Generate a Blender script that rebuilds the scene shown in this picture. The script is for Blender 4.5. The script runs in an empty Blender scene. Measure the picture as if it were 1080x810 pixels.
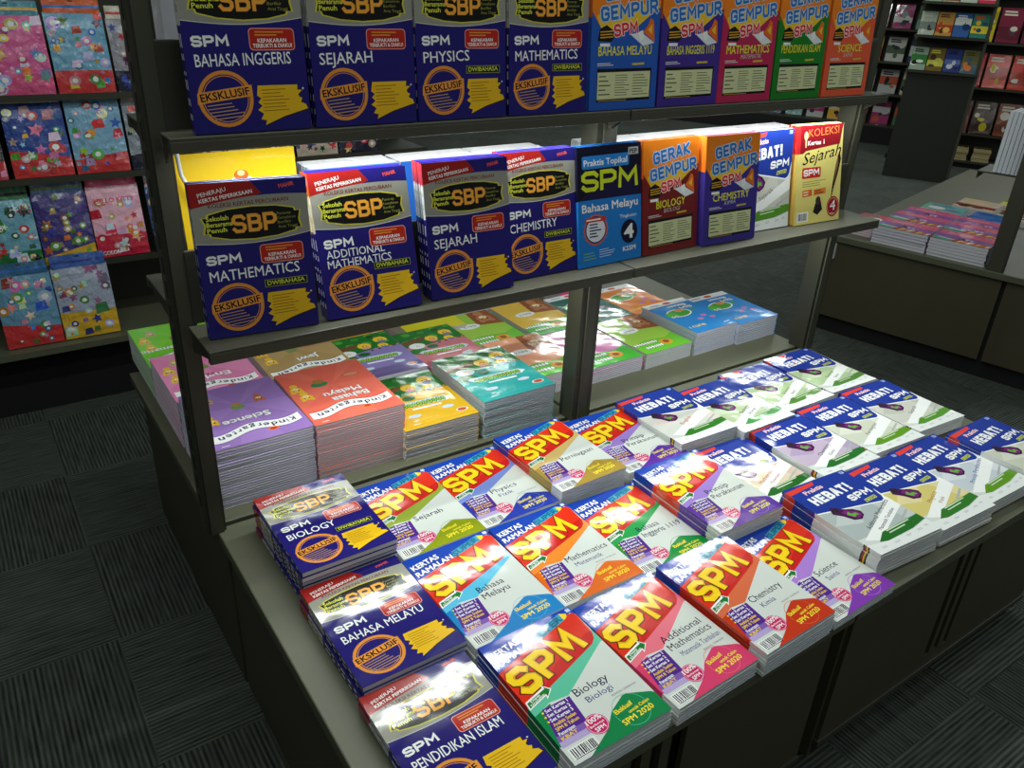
import bpy, bmesh, math, random
from mathutils import Matrix, Vector, Euler
random.seed(7)
PI = math.pi
scene = bpy.context.scene
COL = scene.collection

# ------------------------------------------------------------------ camera
F_PX = 850.0
CAM = Vector((-0.321, -1.597, 1.679))
YAW, PITCH, ROLL = 0.620, 0.471, 0.050
fw = Vector((math.sin(YAW)*math.cos(PITCH), math.cos(YAW)*math.cos(PITCH), -math.sin(PITCH)))
rt = fw.cross(Vector((0, 0, 1))).normalized()
up = rt.cross(fw)
r2 = math.cos(ROLL)*rt + math.sin(ROLL)*up
u2 = -math.sin(ROLL)*rt + math.cos(ROLL)*up
cd = bpy.data.cameras.new('camera')
cd.sensor_width = 36.0
cd.lens = F_PX/1080*36
cd.clip_start = 0.02
cam = bpy.data.objects.new('camera', cd)
COL.objects.link(cam)
cam.matrix_world = Matrix(((r2.x, u2.x, -fw.x, CAM.x), (r2.y, u2.y, -fw.y, CAM.y), (r2.z, u2.z, -fw.z, CAM.z), (0, 0, 0, 1)))
scene.camera = cam

# ------------------------------------------------------------------ light and exposure
W = bpy.data.worlds.new('world')
scene.world = W
W.use_nodes = True
W.node_tree.nodes['Background'].inputs[0].default_value = (0.80, 0.92, 0.95, 1)
W.node_tree.nodes['Background'].inputs[1].default_value = 0.10
vs = scene.view_settings
vs.view_transform = 'Standard'
vs.look = 'None'
vs.gamma = 1
vs.use_curve_mapping = False
vs.exposure = -0.38

def area(name, loc, sx, sy, power, col=(1, 1, 1), rot=(0, 0, 0)):
    l = bpy.data.lights.new(name, 'AREA')
    l.shape = 'RECTANGLE'
    l.size, l.size_y = sx, sy
    l.energy = power
    l.color = col
    o = bpy.data.objects.new(name, l)
    o.location = loc
    o.rotation_euler = rot
    COL.objects.link(o)
    return o
CEIL = 3.0
COOL = (0.93, 1.0, 0.97)
for ry, pw, xs in ((0.05, 13, (-0.6, 0.85, 2.3)), (3.10, 9, (1.4,)), (4.3, 14, (0.2, 1.7, 3.2))):   # added fill rows clear of table glare; the single one is a ceiling tube
    for x in xs:
        area('ceiling_tube_fill_light', (x, ry, CEIL), 1.36, 0.06, pw, COOL)
for ry, pw in ((-0.9, 7), (-2.6, 8.5)):                       # fill rows added over the front aisle for diffuse light without glare
    for i in range(3):
        area('ceiling_tube_fill_light', (-0.9+i*1.6, ry, CEIL), 1.36, 0.06, pw, COOL)
for x, y in ((5.2, -1.3), (6.6, 3.4), (8.3, 2.0), (5.0, 4.6), (7.5, 6.0)):  # fill lights added to brighten the right gondola and the far background
    area('ceiling_tube_fill_light', (x, y, CEIL), 1.2, 0.14, 32, COOL)

# ------------------------------------------------------------------ materials
def lin(c):
    return tuple(((v/12.92) if v <= 0.04045 else ((v+0.055)/1.055)**2.4) for v in (x/255 for x in c))
MATS = {}
def nodes_mat(name):
    m = bpy.data.materials.new(name)
    m.use_nodes = True
    nt = m.node_tree
    return m, nt, nt.nodes['Principled BSDF']
def P(col, kind='print'):
    """printed, painted or plain materials, all with procedural texture"""
    col = tuple(col)
    key = (col, kind)
    if key in MATS: return MATS[key]
    m, nt, b = nodes_mat(kind+'_%02x%02x%02x' % col)
    L = lin(col)
    N = nt.nodes.new
    tc = N('ShaderNodeTexCoord')
    nz = N('ShaderNodeTexNoise')
    nt.links.new(tc.outputs['Object'], nz.inputs['Vector'])
    bump = N('ShaderNodeBump')
    nt.links.new(nz.outputs['Fac'], bump.inputs['Height'])
    nt.links.new(bump.outputs['Normal'], b.inputs['Normal'])
    b.inputs['Base Color'].default_value = (*L, 1)
    if kind == 'print':
        nz.inputs['Scale'].default_value = 7
        nz.inputs['Detail'].default_value = 2.5
        bump.inputs['Strength'].default_value = 0.35
        bump.inputs['Distance'].default_value = 0.010
        b.inputs['Roughness'].default_value = 0.095
        b.inputs['IOR'].default_value = 1.5
    elif kind == 'film':
        nz.inputs['Scale'].default_value = 26
        nz.inputs['Detail'].default_value = 3
        bump.inputs['Strength'].default_value = 0.8
        bump.inputs['Distance'].default_value = 0.02
        b.inputs['Roughness'].default_value = 0.12
        b.inputs['Coat Weight'].default_value = 0.6
        b.inputs['Coat Roughness'].default_value = 0.08
    else:
        mix = N('ShaderNodeMix'); mix.data_type = 'RGBA'
        nz.inputs['Scale'].default_value = 9 if kind == 'metal' else 60
        nz.inputs['Detail'].default_value = 5
        mix.inputs['A'].default_value = (*[v*0.9 for v in L], 1)
        mix.inputs['B'].default_value = (*[min(1, v*1.1) for v in L], 1)
        nt.links.new(nz.outputs['Fac'], mix.inputs['Factor'])
        nt.links.new(mix.outputs['Result'], b.inputs['Base Color'])
        bump.inputs['Strength'].default_value = 0.08
        bump.inputs['Distance'].default_value = 0.002
        b.inputs['Roughness'].default_value = {'metal': 0.45, 'plastic': 0.35}.get(kind, 0.8)
    MATS[key] = m
    return m

def paper_mat(name, col, dark):
    """edges of paper blocks: fine lines along the thickness"""
    m, nt, b = nodes_mat(name)
    N = nt.nodes.new
    tc = N('ShaderNodeTexCoord')
    mp = N('ShaderNodeMapping')
    mp.inputs['Scale'].default_value = (6, 6, 1400)
    nz = N('ShaderNodeTexNoise')
    nz.inputs['Scale'].default_value = 1
    nz.inputs['Detail'].default_value = 3
    mix = N('ShaderNodeMix'); mix.data_type = 'RGBA'
    mix.inputs['A'].default_value = (*lin(dark), 1)
    mix.inputs['B'].default_value = (*lin(col), 1)
    nt.links.new(tc.outputs['Object'], mp.inputs['Vector'])
    nt.links.new(mp.outputs['Vector'], nz.inputs['Vector'])
    nt.links.new(nz.outputs['Fac'], mix.inputs['Factor'])
    nt.links.new(mix.outputs['Result'], b.inputs['Base Color'])
    b.inputs['Roughness'].default_value = 0.85
    return m
PAPER = paper_mat('paper_edges', (244, 245, 246), (176, 178, 184))
PAPER_GREY = paper_mat('newsprint_edges', (226, 227, 234), (172, 174, 184))
PAPER_CREAM = paper_mat('cream_paper_edges', (222, 208, 160), (140, 124, 84))

STEEL = P((70, 70, 57), 'metal')
STEEL_D = P((56, 56, 44), 'metal')
DECK = P((94, 96, 76), 'metal')
PANEL = P((76, 72, 54), 'metal')
BLACK = P((14, 14, 14), 'matte')
WHITE_P = P((225, 228, 225), 'plastic')

def carpet_mat():
    m, nt, b = nodes_mat('carpet_tiles')
    N = nt.nodes.new
    lk = nt.links.new
    tc = N('ShaderNodeTexCoord')
    sp = N('ShaderNodeSeparateXYZ')
    lk(tc.outputs['Object'], sp.inputs[0])
    def M(op, a, bb=None):
        n = N('ShaderNodeMath'); n.operation = op
        for i, v in enumerate((a, bb)):
            if v is None: continue
            if isinstance(v, (int, float)): n.inputs[i].default_value = v
            else: lk(v, n.inputs[i])
        return n.outputs[0]
    T = 0.465
    ux = M('DIVIDE', M('ADD', sp.outputs[0], 0.22), T)
    uy = M('DIVIDE', M('SUBTRACT', sp.outputs[1], 0.34), T)
    par = M('MODULO', M('ABSOLUTE', M('ADD', M('FLOOR', ux), M('FLOOR', uy))), 2)
    rib = 2*PI/0.0125
    sx = M('SINE', M('MULTIPLY', sp.outputs[0], rib))
    sy = M('SINE', M('MULTIPLY', sp.outputs[1], rib))
    mr = N('ShaderNodeMix'); mr.data_type = 'FLOAT'
    lk(par, mr.inputs['Factor']); lk(sx, mr.inputs['A']); lk(sy, mr.inputs['B'])
    # streaks along the ribs
    def streak(sc):
        mp = N('ShaderNodeMapping'); mp.inputs['Scale'].default_value = sc
        lk(tc.outputs['Object'], mp.inputs['Vector'])
        nz = N('ShaderNodeTexNoise'); nz.inputs['Scale'].default_value = 1; nz.inputs['Detail'].default_value = 4
        lk(mp.outputs['Vector'], nz.inputs['Vector'])
        return nz.outputs['Fac']
    st = N('ShaderNodeMix'); st.data_type = 'FLOAT'
    lk(par, st.inputs['Factor']); lk(streak((120, 9, 1)), st.inputs['A']); lk(streak((9, 120, 1)), st.inputs['B'])
    h = M('ADD', M('MULTIPLY', mr.outputs['Result'], 0.20), st.outputs['Result'])
    h = M('ADD', h, M('MULTIPLY', par, 0.06))
    cr = N('ShaderNodeValToRGB')
    lk(h, cr.inputs[0])
    cr.color_ramp.elements[0].position = 0.2
    cr.color_ramp.elements[0].color = (*lin((15, 18, 16)), 1)
    cr.color_ramp.elements[1].position = 0.85
    cr.color_ramp.elements[1].color = (*lin((82, 90, 80)), 1)
    lk(cr.outputs[0], b.inputs['Base Color'])
    bp = N('ShaderNodeBump'); bp.inputs['Strength'].default_value = 0.5; bp.inputs['Distance'].default_value = 0.004
    lk(mr.outputs['Result'], bp.inputs['Height'])
    lk(bp.outputs['Normal'], b.inputs['Normal'])
    b.inputs['Roughness'].default_value = 0.95
    return m

# ------------------------------------------------------------------ mesh helpers
class MB:
    """collects boxes, quads and tubes with materials into one mesh"""
    def __init__(s): s.v, s.f, s.m, s.mats = [], [], [], []
    def mi(s, mat):
        if mat not in s.mats: s.mats.append(mat)
        return s.mats.index(mat)
    def face(s, pts, mat):
        b = len(s.v); s.v += [tuple(p) for p in pts]; s.f.append(tuple(range(b, b+len(pts)))); s.m.append(s.mi(mat))
    def box(s, x0, y0, z0, x1, y1, z1, mat, M=None):
        b = len(s.v)
        pts = [(x, y, z) for z in (z0, z1) for y in (y0, y1) for x in (x0, x1)]
        if M is not None: pts = [tuple(M @ Vector(p)) for p in pts]
        s.v += pts
        k = s.mi(mat)
        for q in ((0, 2, 3, 1), (4, 5, 7, 6), (0, 1, 5, 4), (2, 6, 7, 3), (0, 4, 6, 2), (1, 3, 7, 5)):
            s.f.append(tuple(b+i for i in q)); s.m.append(k)
    def prism(s, poly, x0, x1, mat):
        """polygon in (y, z), extruded along x"""
        n = len(poly); b = len(s.v); k = s.mi(mat)
        s.v += [(x0, y, z) for y, z in poly]+[(x1, y, z) for y, z in poly]
        s.f.append(tuple(b+i for i in range(n))[::-1]); s.m.append(k)
        s.f.append(tuple(b+n+i for i in range(n))); s.m.append(k)
        for i in range(n):
            j = (i+1) % n
            s.f.append((b+i, b+j, b+n+j, b+n+i)); s.m.append(k)
    def tube(s, pts, r, mat, n=8):
        pts = [Vector(p) for p in pts]; b = len(s.v); k = s.mi(mat)
        for i, p in enumerate(pts):
            t = (pts[min(i+1, len(pts)-1)]-pts[max(i-1, 0)]).normalized()
            a = t.orthogonal().normalized() if abs(t.x) < 0.9 else Vector((0, 1, 0))
            a = (a-a.dot(t)*t).normalized(); c = t.cross(a)
            for j in range(n):
                th = 2*PI*j/n
                s.v.append(tuple(p+r*(math.cos(th)*a+math.sin(th)*c)))
        for i in range(len(pts)-1):
            for j in range(n):
                s.f.append((b+i*n+j, b+i*n+(j+1) % n, b+(i+1)*n+(j+1) % n, b+(i+1)*n+j)); s.m.append(k)
        s.f.append(tuple(b+j for j in range(n))[::-1]); s.m.append(k)
        e = b+(len(pts)-1)*n
        s.f.append(tuple(e+j for j in range(n))); s.m.append(k)
    def mesh(s, name):
        me = bpy.data.meshes.new(name)
        me.from_pydata(s.v, [], s.f)
        for m in s.mats: me.materials.append(m)
        me.polygons.foreach_set('material_index', s.m)
        me.validate(); me.update()
        return me
    def obj(s, name, parent=None):
        return link(name, s.mesh(name), parent)
def link(name, me, parent=None):
    o = bpy.data.objects.new(name, me)
    COL.objects.link(o)
    if parent: o.parent = parent
    return o
def bevel(o, w=0.002, seg=2):
    m = o.modifiers.new('bevel', 'BEVEL'); m.width = w; m.segments = seg; m.limit_method = 'ANGLE'; m.angle_limit = 0.8
    return o
def tag(o, label, cat, group=None):
    o['label'] = label; o['category'] = cat
    if group: o['group'] = group
    return o
def struct(o):
    o['kind'] = 'structure'; return o
def thing(name, label, cat, loc=(0, 0, 0), rz=0.0, group=None):
    o = bpy.data.objects.new(name, None)
    o.empty_display_size = 0.05
    COL.objects.link(o); o.location = loc; o.rotation_euler = (0, 0, rz)
    return tag(o, label, cat, group)

# ------------------------------------------------------------------ text
_fc = bpy.data.curves.new('lettering', 'FONT')
_fo = bpy.data.objects.new('lettering', _fc)
COL.objects.link(_fo)
TXT = {}
def text_mesh(s, bold, shear=0.0, res=2):
    key = (s, bold, shear)
    if key in TXT: return TXT[key]
    _fc.body = s; _fc.offset = bold; _fc.resolution_u = res; _fc.shear = shear; _fc.size = 1; _fc.fill_mode = 'FRONT'
    bpy.context.view_layer.update()
    me = bpy.data.meshes.new_from_object(_fo.evaluated_get(bpy.context.evaluated_depsgraph_get()))
    v = [(p.co.x, p.co.y) for p in me.vertices]
    f = [tuple(p.vertices) for p in me.polygons]
    bpy.data.meshes.remove(me)
    TXT[key] = (v, f)
    return TXT[key]

INK = 0.000005                                               # every painted shape lies a hair above the one before
class Canvas:
    """flat printed artwork in millimetres, painted in thin ink layers"""
    def __init__(s, w=210, h=297, base=(255, 255, 255)):
        s.w, s.h, s.base, s.items = w, h, base, []
    def poly(s, pts, col, L=1):
        s.items.append((L, col, list(pts), [tuple(range(len(pts)))]))
    def rect(s, x, y, w, h, col, L=1, a=0.0):
        c, n = math.cos(a), math.sin(a)
        s.poly([(x+c*i-n*j, y+n*i+c*j) for i, j in ((0, 0), (w, 0), (w, h), (0, h))], col, L)
    def rrect(s, x, y, w, h, r, col, L=1):
        pts = []
        for cx, cy, a0 in ((x+w-r, y+r, -PI/2), (x+w-r, y+h-r, 0), (x+r, y+h-r, PI/2), (x+r, y+r, PI)):
            pts += [(cx+r*math.cos(a0+k*PI/8), cy+r*math.sin(a0+k*PI/8)) for k in range(5)]
        s.poly(pts, col, L)
    def ell(s, cx, cy, rx, ry, col, L=1, n=20, a=0.0):
        c, q = math.cos(a), math.sin(a)
        s.poly([(cx+c*rx*math.cos(t)-q*ry*math.sin(t), cy+q*rx*math.cos(t)+c*ry*math.sin(t)) for t in (2*PI*k/n for k in range(n))], col, L)
    def ring(s, cx, cy, r, w, col, L=1, n=28):
        v = []; f = []
        for k in range(n):
            t = 2*PI*k/n
            v += [(cx+r*math.cos(t), cy+r*math.sin(t)), (cx+(r-w)*math.cos(t), cy+(r-w)*math.sin(t))]
        for k in range(n):
            j = (k+1) % n
            f.append((2*k, 2*j, 2*j+1, 2*k+1))
        s.items.append((L, col, v, f))
    def star(s, cx, cy, r, r2, n, col, L=1, a0=0.0):
        s.poly([(cx+(r if k % 2 == 0 else r2)*math.cos(a0+PI*k/n), cy+(r if k % 2 == 0 else r2)*math.sin(a0+PI*k/n)) for k in range(2*n)], col, L)
    def text(s, t, x0, y0, x1, y1, cap, col, L=3, bold=0.012, out=None, shear=0.0, res=2):
        def put(off, c, LL, ref):
            wide = off if ('M' in t and off > 0.003) else 0      # thicken by doubling: the outline of M folds over itself
            v, f = text_mesh(t, 0 if wide else off, shear, res)
            rv = ref
            xs = [p[0] for p in rv]; mn, mx = min(xs), max(xs)
            ln = math.hypot(x1-x0, y1-y0); a = math.atan2(y1-y0, x1-x0)
            kx = ln/(mx-mn); ky = cap/0.70
            ca, sa = math.cos(a), math.sin(a)
            for sx, sy in (((-wide, 0), (wide, 0), (0, -wide), (0, wide)) if wide else ((0, 0),)):
                s.items.append((LL, c, [(x0+ca*(p[0]+sx-mn)*kx-sa*(p[1]+sy)*ky, y0+sa*(p[0]+sx-mn)*kx+ca*(p[1]+sy)*ky) for p in v], f))
        ref = text_mesh(t, 0 if 'M' in t else bold, shear, res)[0]
        if out:
            put(bold+out[1], out[0], L, ref); put(bold, col, L+1, ref)
        else:
            put(bold, col, L, ref)
    def lines(s, x, y, w, h, n, col, L=3, a=0.0, fill=0.45):
        rnd = random.Random(n*31+int(x*7+y))
        st = h/n
        for k in range(n):
            q = w*(0.55+0.45*rnd.random())
            c, si = math.cos(a), math.sin(a)
            yy = h-(k+1)*st+st*(1-fill)/2
            s.rect(x-si*yy, y+c*yy, q, st*fill, col, L, a)

STROKES = {
 'S': (1, [[(1, .84), (.8, 1), (.2, 1), (0, .84), (0, .64), (.2, .52), (.8, .48), (1, .36), (1, .16), (.8, 0), (.2, 0), (0, .16)]]),
 'P': (1, [[(0, 0), (0, 1)], [(0, 1), (.75, 1), (1, .85), (1, .57), (.75, .42), (.1, .42)]]),
 'M': (1.3, [[(0, 0), (.06, 1), (.5, .34), (.94, 1), (1, 0)]]),
 'B': (1, [[(0, 0), (0, 1)], [(0, 1), (.7, 1), (.95, .88), (.95, .64), (.7, .52), (.1, .52)], [(.1, .52), (.75, .52), (1, .4), (1, .13), (.75, 0), (0, 0)]]),
 'G': (1, [[(1, .82), (.8, 1), (.2, 1), (0, .82), (0, .18), (.2, 0), (.8, 0), (1, .18), (1, .48), (.55, .48)]]),
 'E': (.85, [[(1, 1), (0, 1), (0, 0), (1, 0)], [(0, .5), (.85, .5)]]),
 'R': (1, [[(0, 0), (0, 1)], [(0, 1), (.75, 1), (1, .85), (1, .6), (.75, .46), (.1, .46)], [(.5, .46), (1, 0)]]),
 'A': (1.05, [[(0, 0), (.42, 1), (.58, 1), (1, 0)], [(.2, .3), (.8, .3)]]),
 'K': (1, [[(0, 0), (0, 1)], [(1, 1), (.12, .5), (1, 0)]]),
 'U': (1, [[(0, 1), (0, .18), (.22, 0), (.78, 0), (1, .18), (1, 1)]]),
 'H': (1, [[(0, 0), (0, 1)], [(1, 0), (1, 1)], [(0, .5), (1, .5)]]),
 'T': (.95, [[(0, 1), (1, 1)], [(.5, 1), (.5, 0)]]),
 '!': (.2, [[(.5, 1), (.5, .42)], [(.5, .04), (.5, 0)]]),
}
def ribbon(pts, hw):
    """thick mitred line; returns vertices and faces"""
    P2 = [Vector(p) for p in pts]; n = len(P2); v = []
    for i, p in enumerate(P2):
        d0 = (P2[i]-P2[i-1]).normalized() if i else None
        d1 = (P2[i+1]-P2[i]).normalized() if i < n-1 else None
        if d0 is None: d0 = d1; p = p-d1*hw*0.9
        if d1 is None: d1 = d0; p = p+d0*hw*0.9
        t = (d0+d1)
        t = t.normalized() if t.length > 1e-4 else d1
        nr = Vector((-t.y, t.x)); k = hw/max(0.5, nr.dot(Vector((-d1.y, d1.x))))
        v += [tuple(p+nr*k), tuple(p-nr*k)]
    f = []
    for i in range(n-1):
        a = Vector(v[2*i]); b = Vector(v[2*i+1]); c_ = Vector(v[2*i+3]); d = Vector(v[2*i+2])
        f.append((2*i+1, 2*i+3, 2*i+2, 2*i))
    return v, f
def stroke_text(c, t, x0, y0, x1, y1, cap, wd, col, L, out=None, gap=None, slant=0.0, rise=1.0):
    gap = wd*0.45 if gap is None else gap
    ln = math.hypot(x1-x0, y1-y0); a = math.atan2(y1-y0, x1-x0); ca, sa = math.cos(a), math.sin(a)
    tot = sum(STROKES[ch][0] for ch in t)
    room = ln-gap*(len(t)-1)-wd*len(t)
    x = 0
    for q, ch in enumerate(t):
        w, polys = STROKES[ch]
        w = w/tot*room
        for pl in polys:
            pp = []
            for px, py in pl:
                ix = x+wd/2+px*w; iy = wd/2+py*(cap-wd)
                ix += slant*iy
                pp.append((x0+ca*ix-sa*iy, y0+sa*ix+ca*iy))
            for hw, cc, LL in ([(wd/2+out[1], out[0], L)] if out else [])+[(wd/2, col, L+1 if out else L)]:
                v, f = ribbon(pp, hw)
                c.items.append((LL, cc, v, f))
        x += w+wd+gap

def canvas_into(cv, mb, z, w, h, kind='print', z0=0.0, x0=0.0, y0=0.0):
    kx, ky = w/cv.w, h/cv.h
    for rank, (L, col, v, f) in enumerate(sorted(cv.items, key=lambda it: it[0])):
        b = len(mb.v); k = mb.mi(P(col, kind))
        zz = z+0.00004+INK*rank
        mb.v += [(x0+min(max(p[0], 0), cv.w)*kx, y0+min(max(p[1], 0), cv.h)*ky, zz) for p in v]
        for q in f:
            area2 = sum(v[q[i-1]][0]*v[q[i]][1]-v[q[i]][0]*v[q[i-1]][1] for i in range(len(q)))
            mb.f.append(tuple(b+i for i in (q if area2 > 0 else q[::-1]))); mb.m.append(k)

def deform(me, fn, cuts_x, cuts_y):
    bm = bmesh.new(); bm.from_mesh(me)
    for x in cuts_x:
        bmesh.ops.bisect_plane(bm, geom=bm.verts[:]+bm.edges[:]+bm.faces[:], plane_co=(x, 0, 0), plane_no=(1, 0, 0))
    for y in cuts_y:
        bmesh.ops.bisect_plane(bm, geom=bm.verts[:]+bm.edges[:]+bm.faces[:], plane_co=(0, y, 0), plane_no=(0, 1, 0))
    for v in bm.verts: v.co = fn(v.co)
    bm.to_mesh(me); bm.free(); me.update()

class Kind:
    """one title: its cover mesh and page-block mesh, shared by its copies"""
    def __init__(s, cv, w, h, t, spine=None, back=(235, 235, 235), pages=None, kind='print', curl=0.0, bars=False, c=0.0005):
        s.w, s.h, s.t = w, h, t
        mb = MB()
        base = P(cv.base, kind)
        mb.box(0, 0, t-c, w, h, t, base)
        mb.box(0, 0, 0, w, h, c, P(back, kind))
        for v0, v1, col in (spine or [(0, 1, cv.base)]):
            mb.box(-0.0008, v0*h, 0, 0, v1*h, t, P(col, kind))
        if bars:                                               # white lettering bars on the spine
            rnd = random.Random(3)
            y = 0.08*h
            while y < 0.9*h:
                q = rnd.uniform(0.006, 0.022)
                mb.box(-0.00095, y, t*0.36, -0.0008, y+q, t*0.64, P((215, 215, 220), kind))
                y += q+rnd.uniform(0.006, 0.02)
        s.plain = mb.mesh('cover')                             # copies lower in a pile: nothing of their front shows
        canvas_into(cv, mb, t, w, h, kind)
        s.pitch = t+0.0003
        s.cover = mb.mesh('cover')
        pb = MB(); pb.box(0.0006, 0.0012, c, w-0.0012, h-0.0012, t-c, pages or PAPER)
        s.pages = pb.mesh('pages')
        if curl:
            K8 = 10                                           # the free edge lifts, in flat strips
            knot = [curl*max(0.0, 1-1.7*q/K8)**1.6 for q in range(K8+1)]
            def fn(p):
                a = min(K8-1e-6, max(0.0, p.y/h*K8)); q = int(a)
                return Vector((p.x, p.y, p.z+knot[q]+(knot[q+1]-knot[q])*(a-q)))
            for me in (s.cover, s.plain, s.pages):
                deform(me, fn, [], [h*k/K8 for k in range(1, 7)])

ORD = ['first', 'second', 'third', 'fourth', 'fifth', 'sixth', 'seventh', 'eighth', 'ninth', 'tenth', 'eleventh', 'twelfth', 'thirteenth', 'fourteenth',
       'fifteenth', 'sixteenth', 'seventeenth', 'eighteenth', 'nineteenth', 'twentieth', 'twenty-first', 'twenty-second', 'twenty-third', 'twenty-fourth', 'twenty-fifth',
       'twenty-sixth', 'twenty-seventh', 'twenty-eighth']
def book(k, M, label, group, name='exam_paperback', cat='book', face=True):
    o = bpy.data.objects.new(name, None)
    o.empty_display_size = 0.05
    COL.objects.link(o)
    o.matrix_world = M
    tag(o, label, cat, group)
    for n, me in (('cover', k.cover if face else k.plain), ('pages', k.pages)):
        c = bpy.data.objects.new(n, me); COL.objects.link(c); c.parent = o
    return o
def stack(k, n, M, what, group, where='from the top of its pile', first='top copy', name='exam_paperback', jit=0.0018, under=None, z0=0.0, slope=0.0):
    """n copies piled along the local z of M; the top one carries the shown cover; 'under' = other titles lower down"""
    z = z0
    rnd = random.Random(sum(map(ord, what)))
    for i in range(n):
        top = i == n-1
        kk = k if (top or not under) else under[i % len(under)]
        J = Matrix.Translation((0 if top else rnd.uniform(-jit, jit), ((n-1)*k.pitch+k.t-z)*slope+(0 if top or slope else rnd.uniform(-jit, jit)), z)) @ Matrix.Rotation(0 if top or slope else rnd.uniform(-.006, .006), 4, 'Z')
        pos = n-1-i
        if top: lab = what+', '+first
        else: lab = what+', '+ORD[pos]+' '+where
        book(kk, M @ J, lab, group, name, face=top)
        z += kk.pitch
    return z
def flat(x, y, z, a=0.0):
    return Matrix.Translation((x, y, z)) @ Matrix.Rotation(a, 4, 'Z')
def lean(x, y, z, yaw, le):
    return Matrix.Translation((x, y, z)) @ Matrix.Rotation(yaw, 4, 'Z') @ Matrix.Rotation(PI/2-le, 4, 'X')

# ------------------------------------------------------------------ setting
T = 0.52                                                     # height of the decks
mb = MB()
mb.box(-4, -5, -0.05, 14, 12, 0, carpet_mat())
struct(mb.obj('floor'))

mb = MB(); mb.box(-4, 9.0, 0, 14, 9.1, 3.2, P((92, 90, 80), 'matte')); struct(mb.obj('wall_back'))
mb = MB(); mb.box(-4.1, -5, 0, -4.0, 9.0, 3.2, P((92, 90, 80), 'matte')); struct(mb.obj('wall_left'))
mb = MB(); mb.box(12.6, -5, 0, 12.7, 9.0, 3.2, P((92, 90, 80), 'matte')); struct(mb.obj('wall_right'))
# ---- gondola: two front display tables
def front_table(name, x0, x1, slots, label):
    t = thing(name, label, 'display table', (x0, -0.97, 0))
    w = x1-x0
    m = MB(); m.box(0, 0, T-0.03, w, 0.955, T, DECK); bevel(m.obj('table_top', t), 0.003)
    # front panel made of strips around the black vent slots
    m = MB(); yp = 0.02
    zs0, zs1, zt, zb = 0.12, 0.455, T-0.03, 0.075
    m.box(0.035, yp, zb, w-0.035, yp+0.012, zs0, PANEL)
    m.box(0.035, yp, zs1, w-0.035, yp+0.012, zt, PANEL)
    xs = 0.035
    for sx, sw in slots:
        m.box(xs, yp, zs0, sx, yp+0.012, zs1, PANEL); xs = sx+sw
    m.box(xs, yp, zs0, w-0.035, yp+0.012, zs1, PANEL)
    m.obj('front_panel', t)
    m = MB(); m.box(0.035, yp+0.03, zb, w-0.035, yp+0.04, zt, BLACK); m.obj('inner_board', t)
    m = MB(); m.box(0.03, yp-0.004, zb-0.012, w-0.03, yp+0.02, zb+0.004, STEEL); m.obj('bottom_rail', t)
    for xa in (0.022, w-0.034):
        m = MB(); m.box(xa, 0.03, 0.02, xa+0.012, 0.955, T-0.03, PANEL); m.obj('side_panel', t)
    for xa in (0.05, w-0.09):
        for ya in (0.05, 0.86):
            m = MB(); m.box(xa, ya, 0, xa+0.04, ya+0.05, 0.07, STEEL_D); m.box(xa-0.01, ya-0.01, 0, xa+0.05, ya+0.06, 0.008, BLACK); m.obj('foot', t)
    m = MB(); m.box(-0.0, 0.035, 0.07, 0.018, 0.06, T-0.03, BLACK)
    return t
front_table('display_table', 0.0, 1.045, [(0.44, 0.025), (0.49, 0.025), (0.54, 0.04)], 'low grey steel front table carrying the left half of the exam papers')
front_table('display_table', 1.055, 2.10, [(0.46, 0.025), (0.505, 0.022), (0.55, 0.02)], 'low grey steel front table carrying the white and blue papers at right')
# ---- two rear platforms
def rear_platform(x0, x1, label):
    t = thing('rear_platform', label, 'display platform', (x0, 0.0, 0))
    w = x1-x0; d = 0.90
    m = MB(); m.box(0, 0, T-0.03, w, d, T, DECK); bevel(m.obj('deck', t), 0.003)
    for xa in (0.022, w-0.034):
        m = MB(); m.box(xa, 0.01, 0.0, xa+0.012, d-0.02, T-0.03, PANEL); m.obj('side_panel', t)
    m = MB(); m.box(0.034, d-0.032, 0.08, w-0.034, d-0.02, T-0.03, PANEL); m.obj('back_panel', t)
    m = MB(); m.box(0.034, d-0.08, 0.0, w-0.034, d-0.07, 0.08, BLACK); m.obj('kick_plate', t)
rear_platform(0.0, 1.045, 'grey steel rear platform under the kindergarten books beside the left post')
rear_platform(1.055, 2.10, 'grey steel rear platform ending at right with bare deck beside blue books')
# ---- slotted uprights
def upright(x, wid, label, slots=False, top=2.1):
    t = thing('upright_post', label, 'post', (x, 0, T))
    h = top-T
    m = MB()
    m.box(-wid/2, -0.030, 0, wid/2, -0.012, h, STEEL_D)       # web behind the slots
    m.box(-0.014, -0.036, 0, 0.014, -0.030, h, STEEL)         # raised centre strip
    m.box(-wid/2, -0.012, 0, -wid/2+0.004, 0.03, h, STEEL_D)
    m.box(wid/2-0.004, -0.012, 0, wid/2, 0.03, h, STEEL_D)
    m.box(-wid/2+0.004, 0.024, 0, wid/2-0.004, 0.03, h, STEEL_D)
    m.obj('post_channel', t)
    if slots:                                                # slots punched down the outer face
        z = 0.06
        m = MB()
        m.box(-wid/2-0.0004, -0.012, 0, -wid/2, 0.03, h, STEEL)
        while z < h-0.05:
            m.box(-wid/2-0.0012, -0.004, z, -wid/2-0.0004, 0.006, z+0.034, BLACK)
            z += 0.05
        m.obj('slotted_face', t)
upright(-0.0005, 0.040, 'slotted grey steel post at the left end of the shelves', True)
upright(1.05, 0.066, 'grey steel channel post in the middle of the shelves')
upright(2.098, 0.056, 'grey steel channel post at the right end of the shelves')
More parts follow.
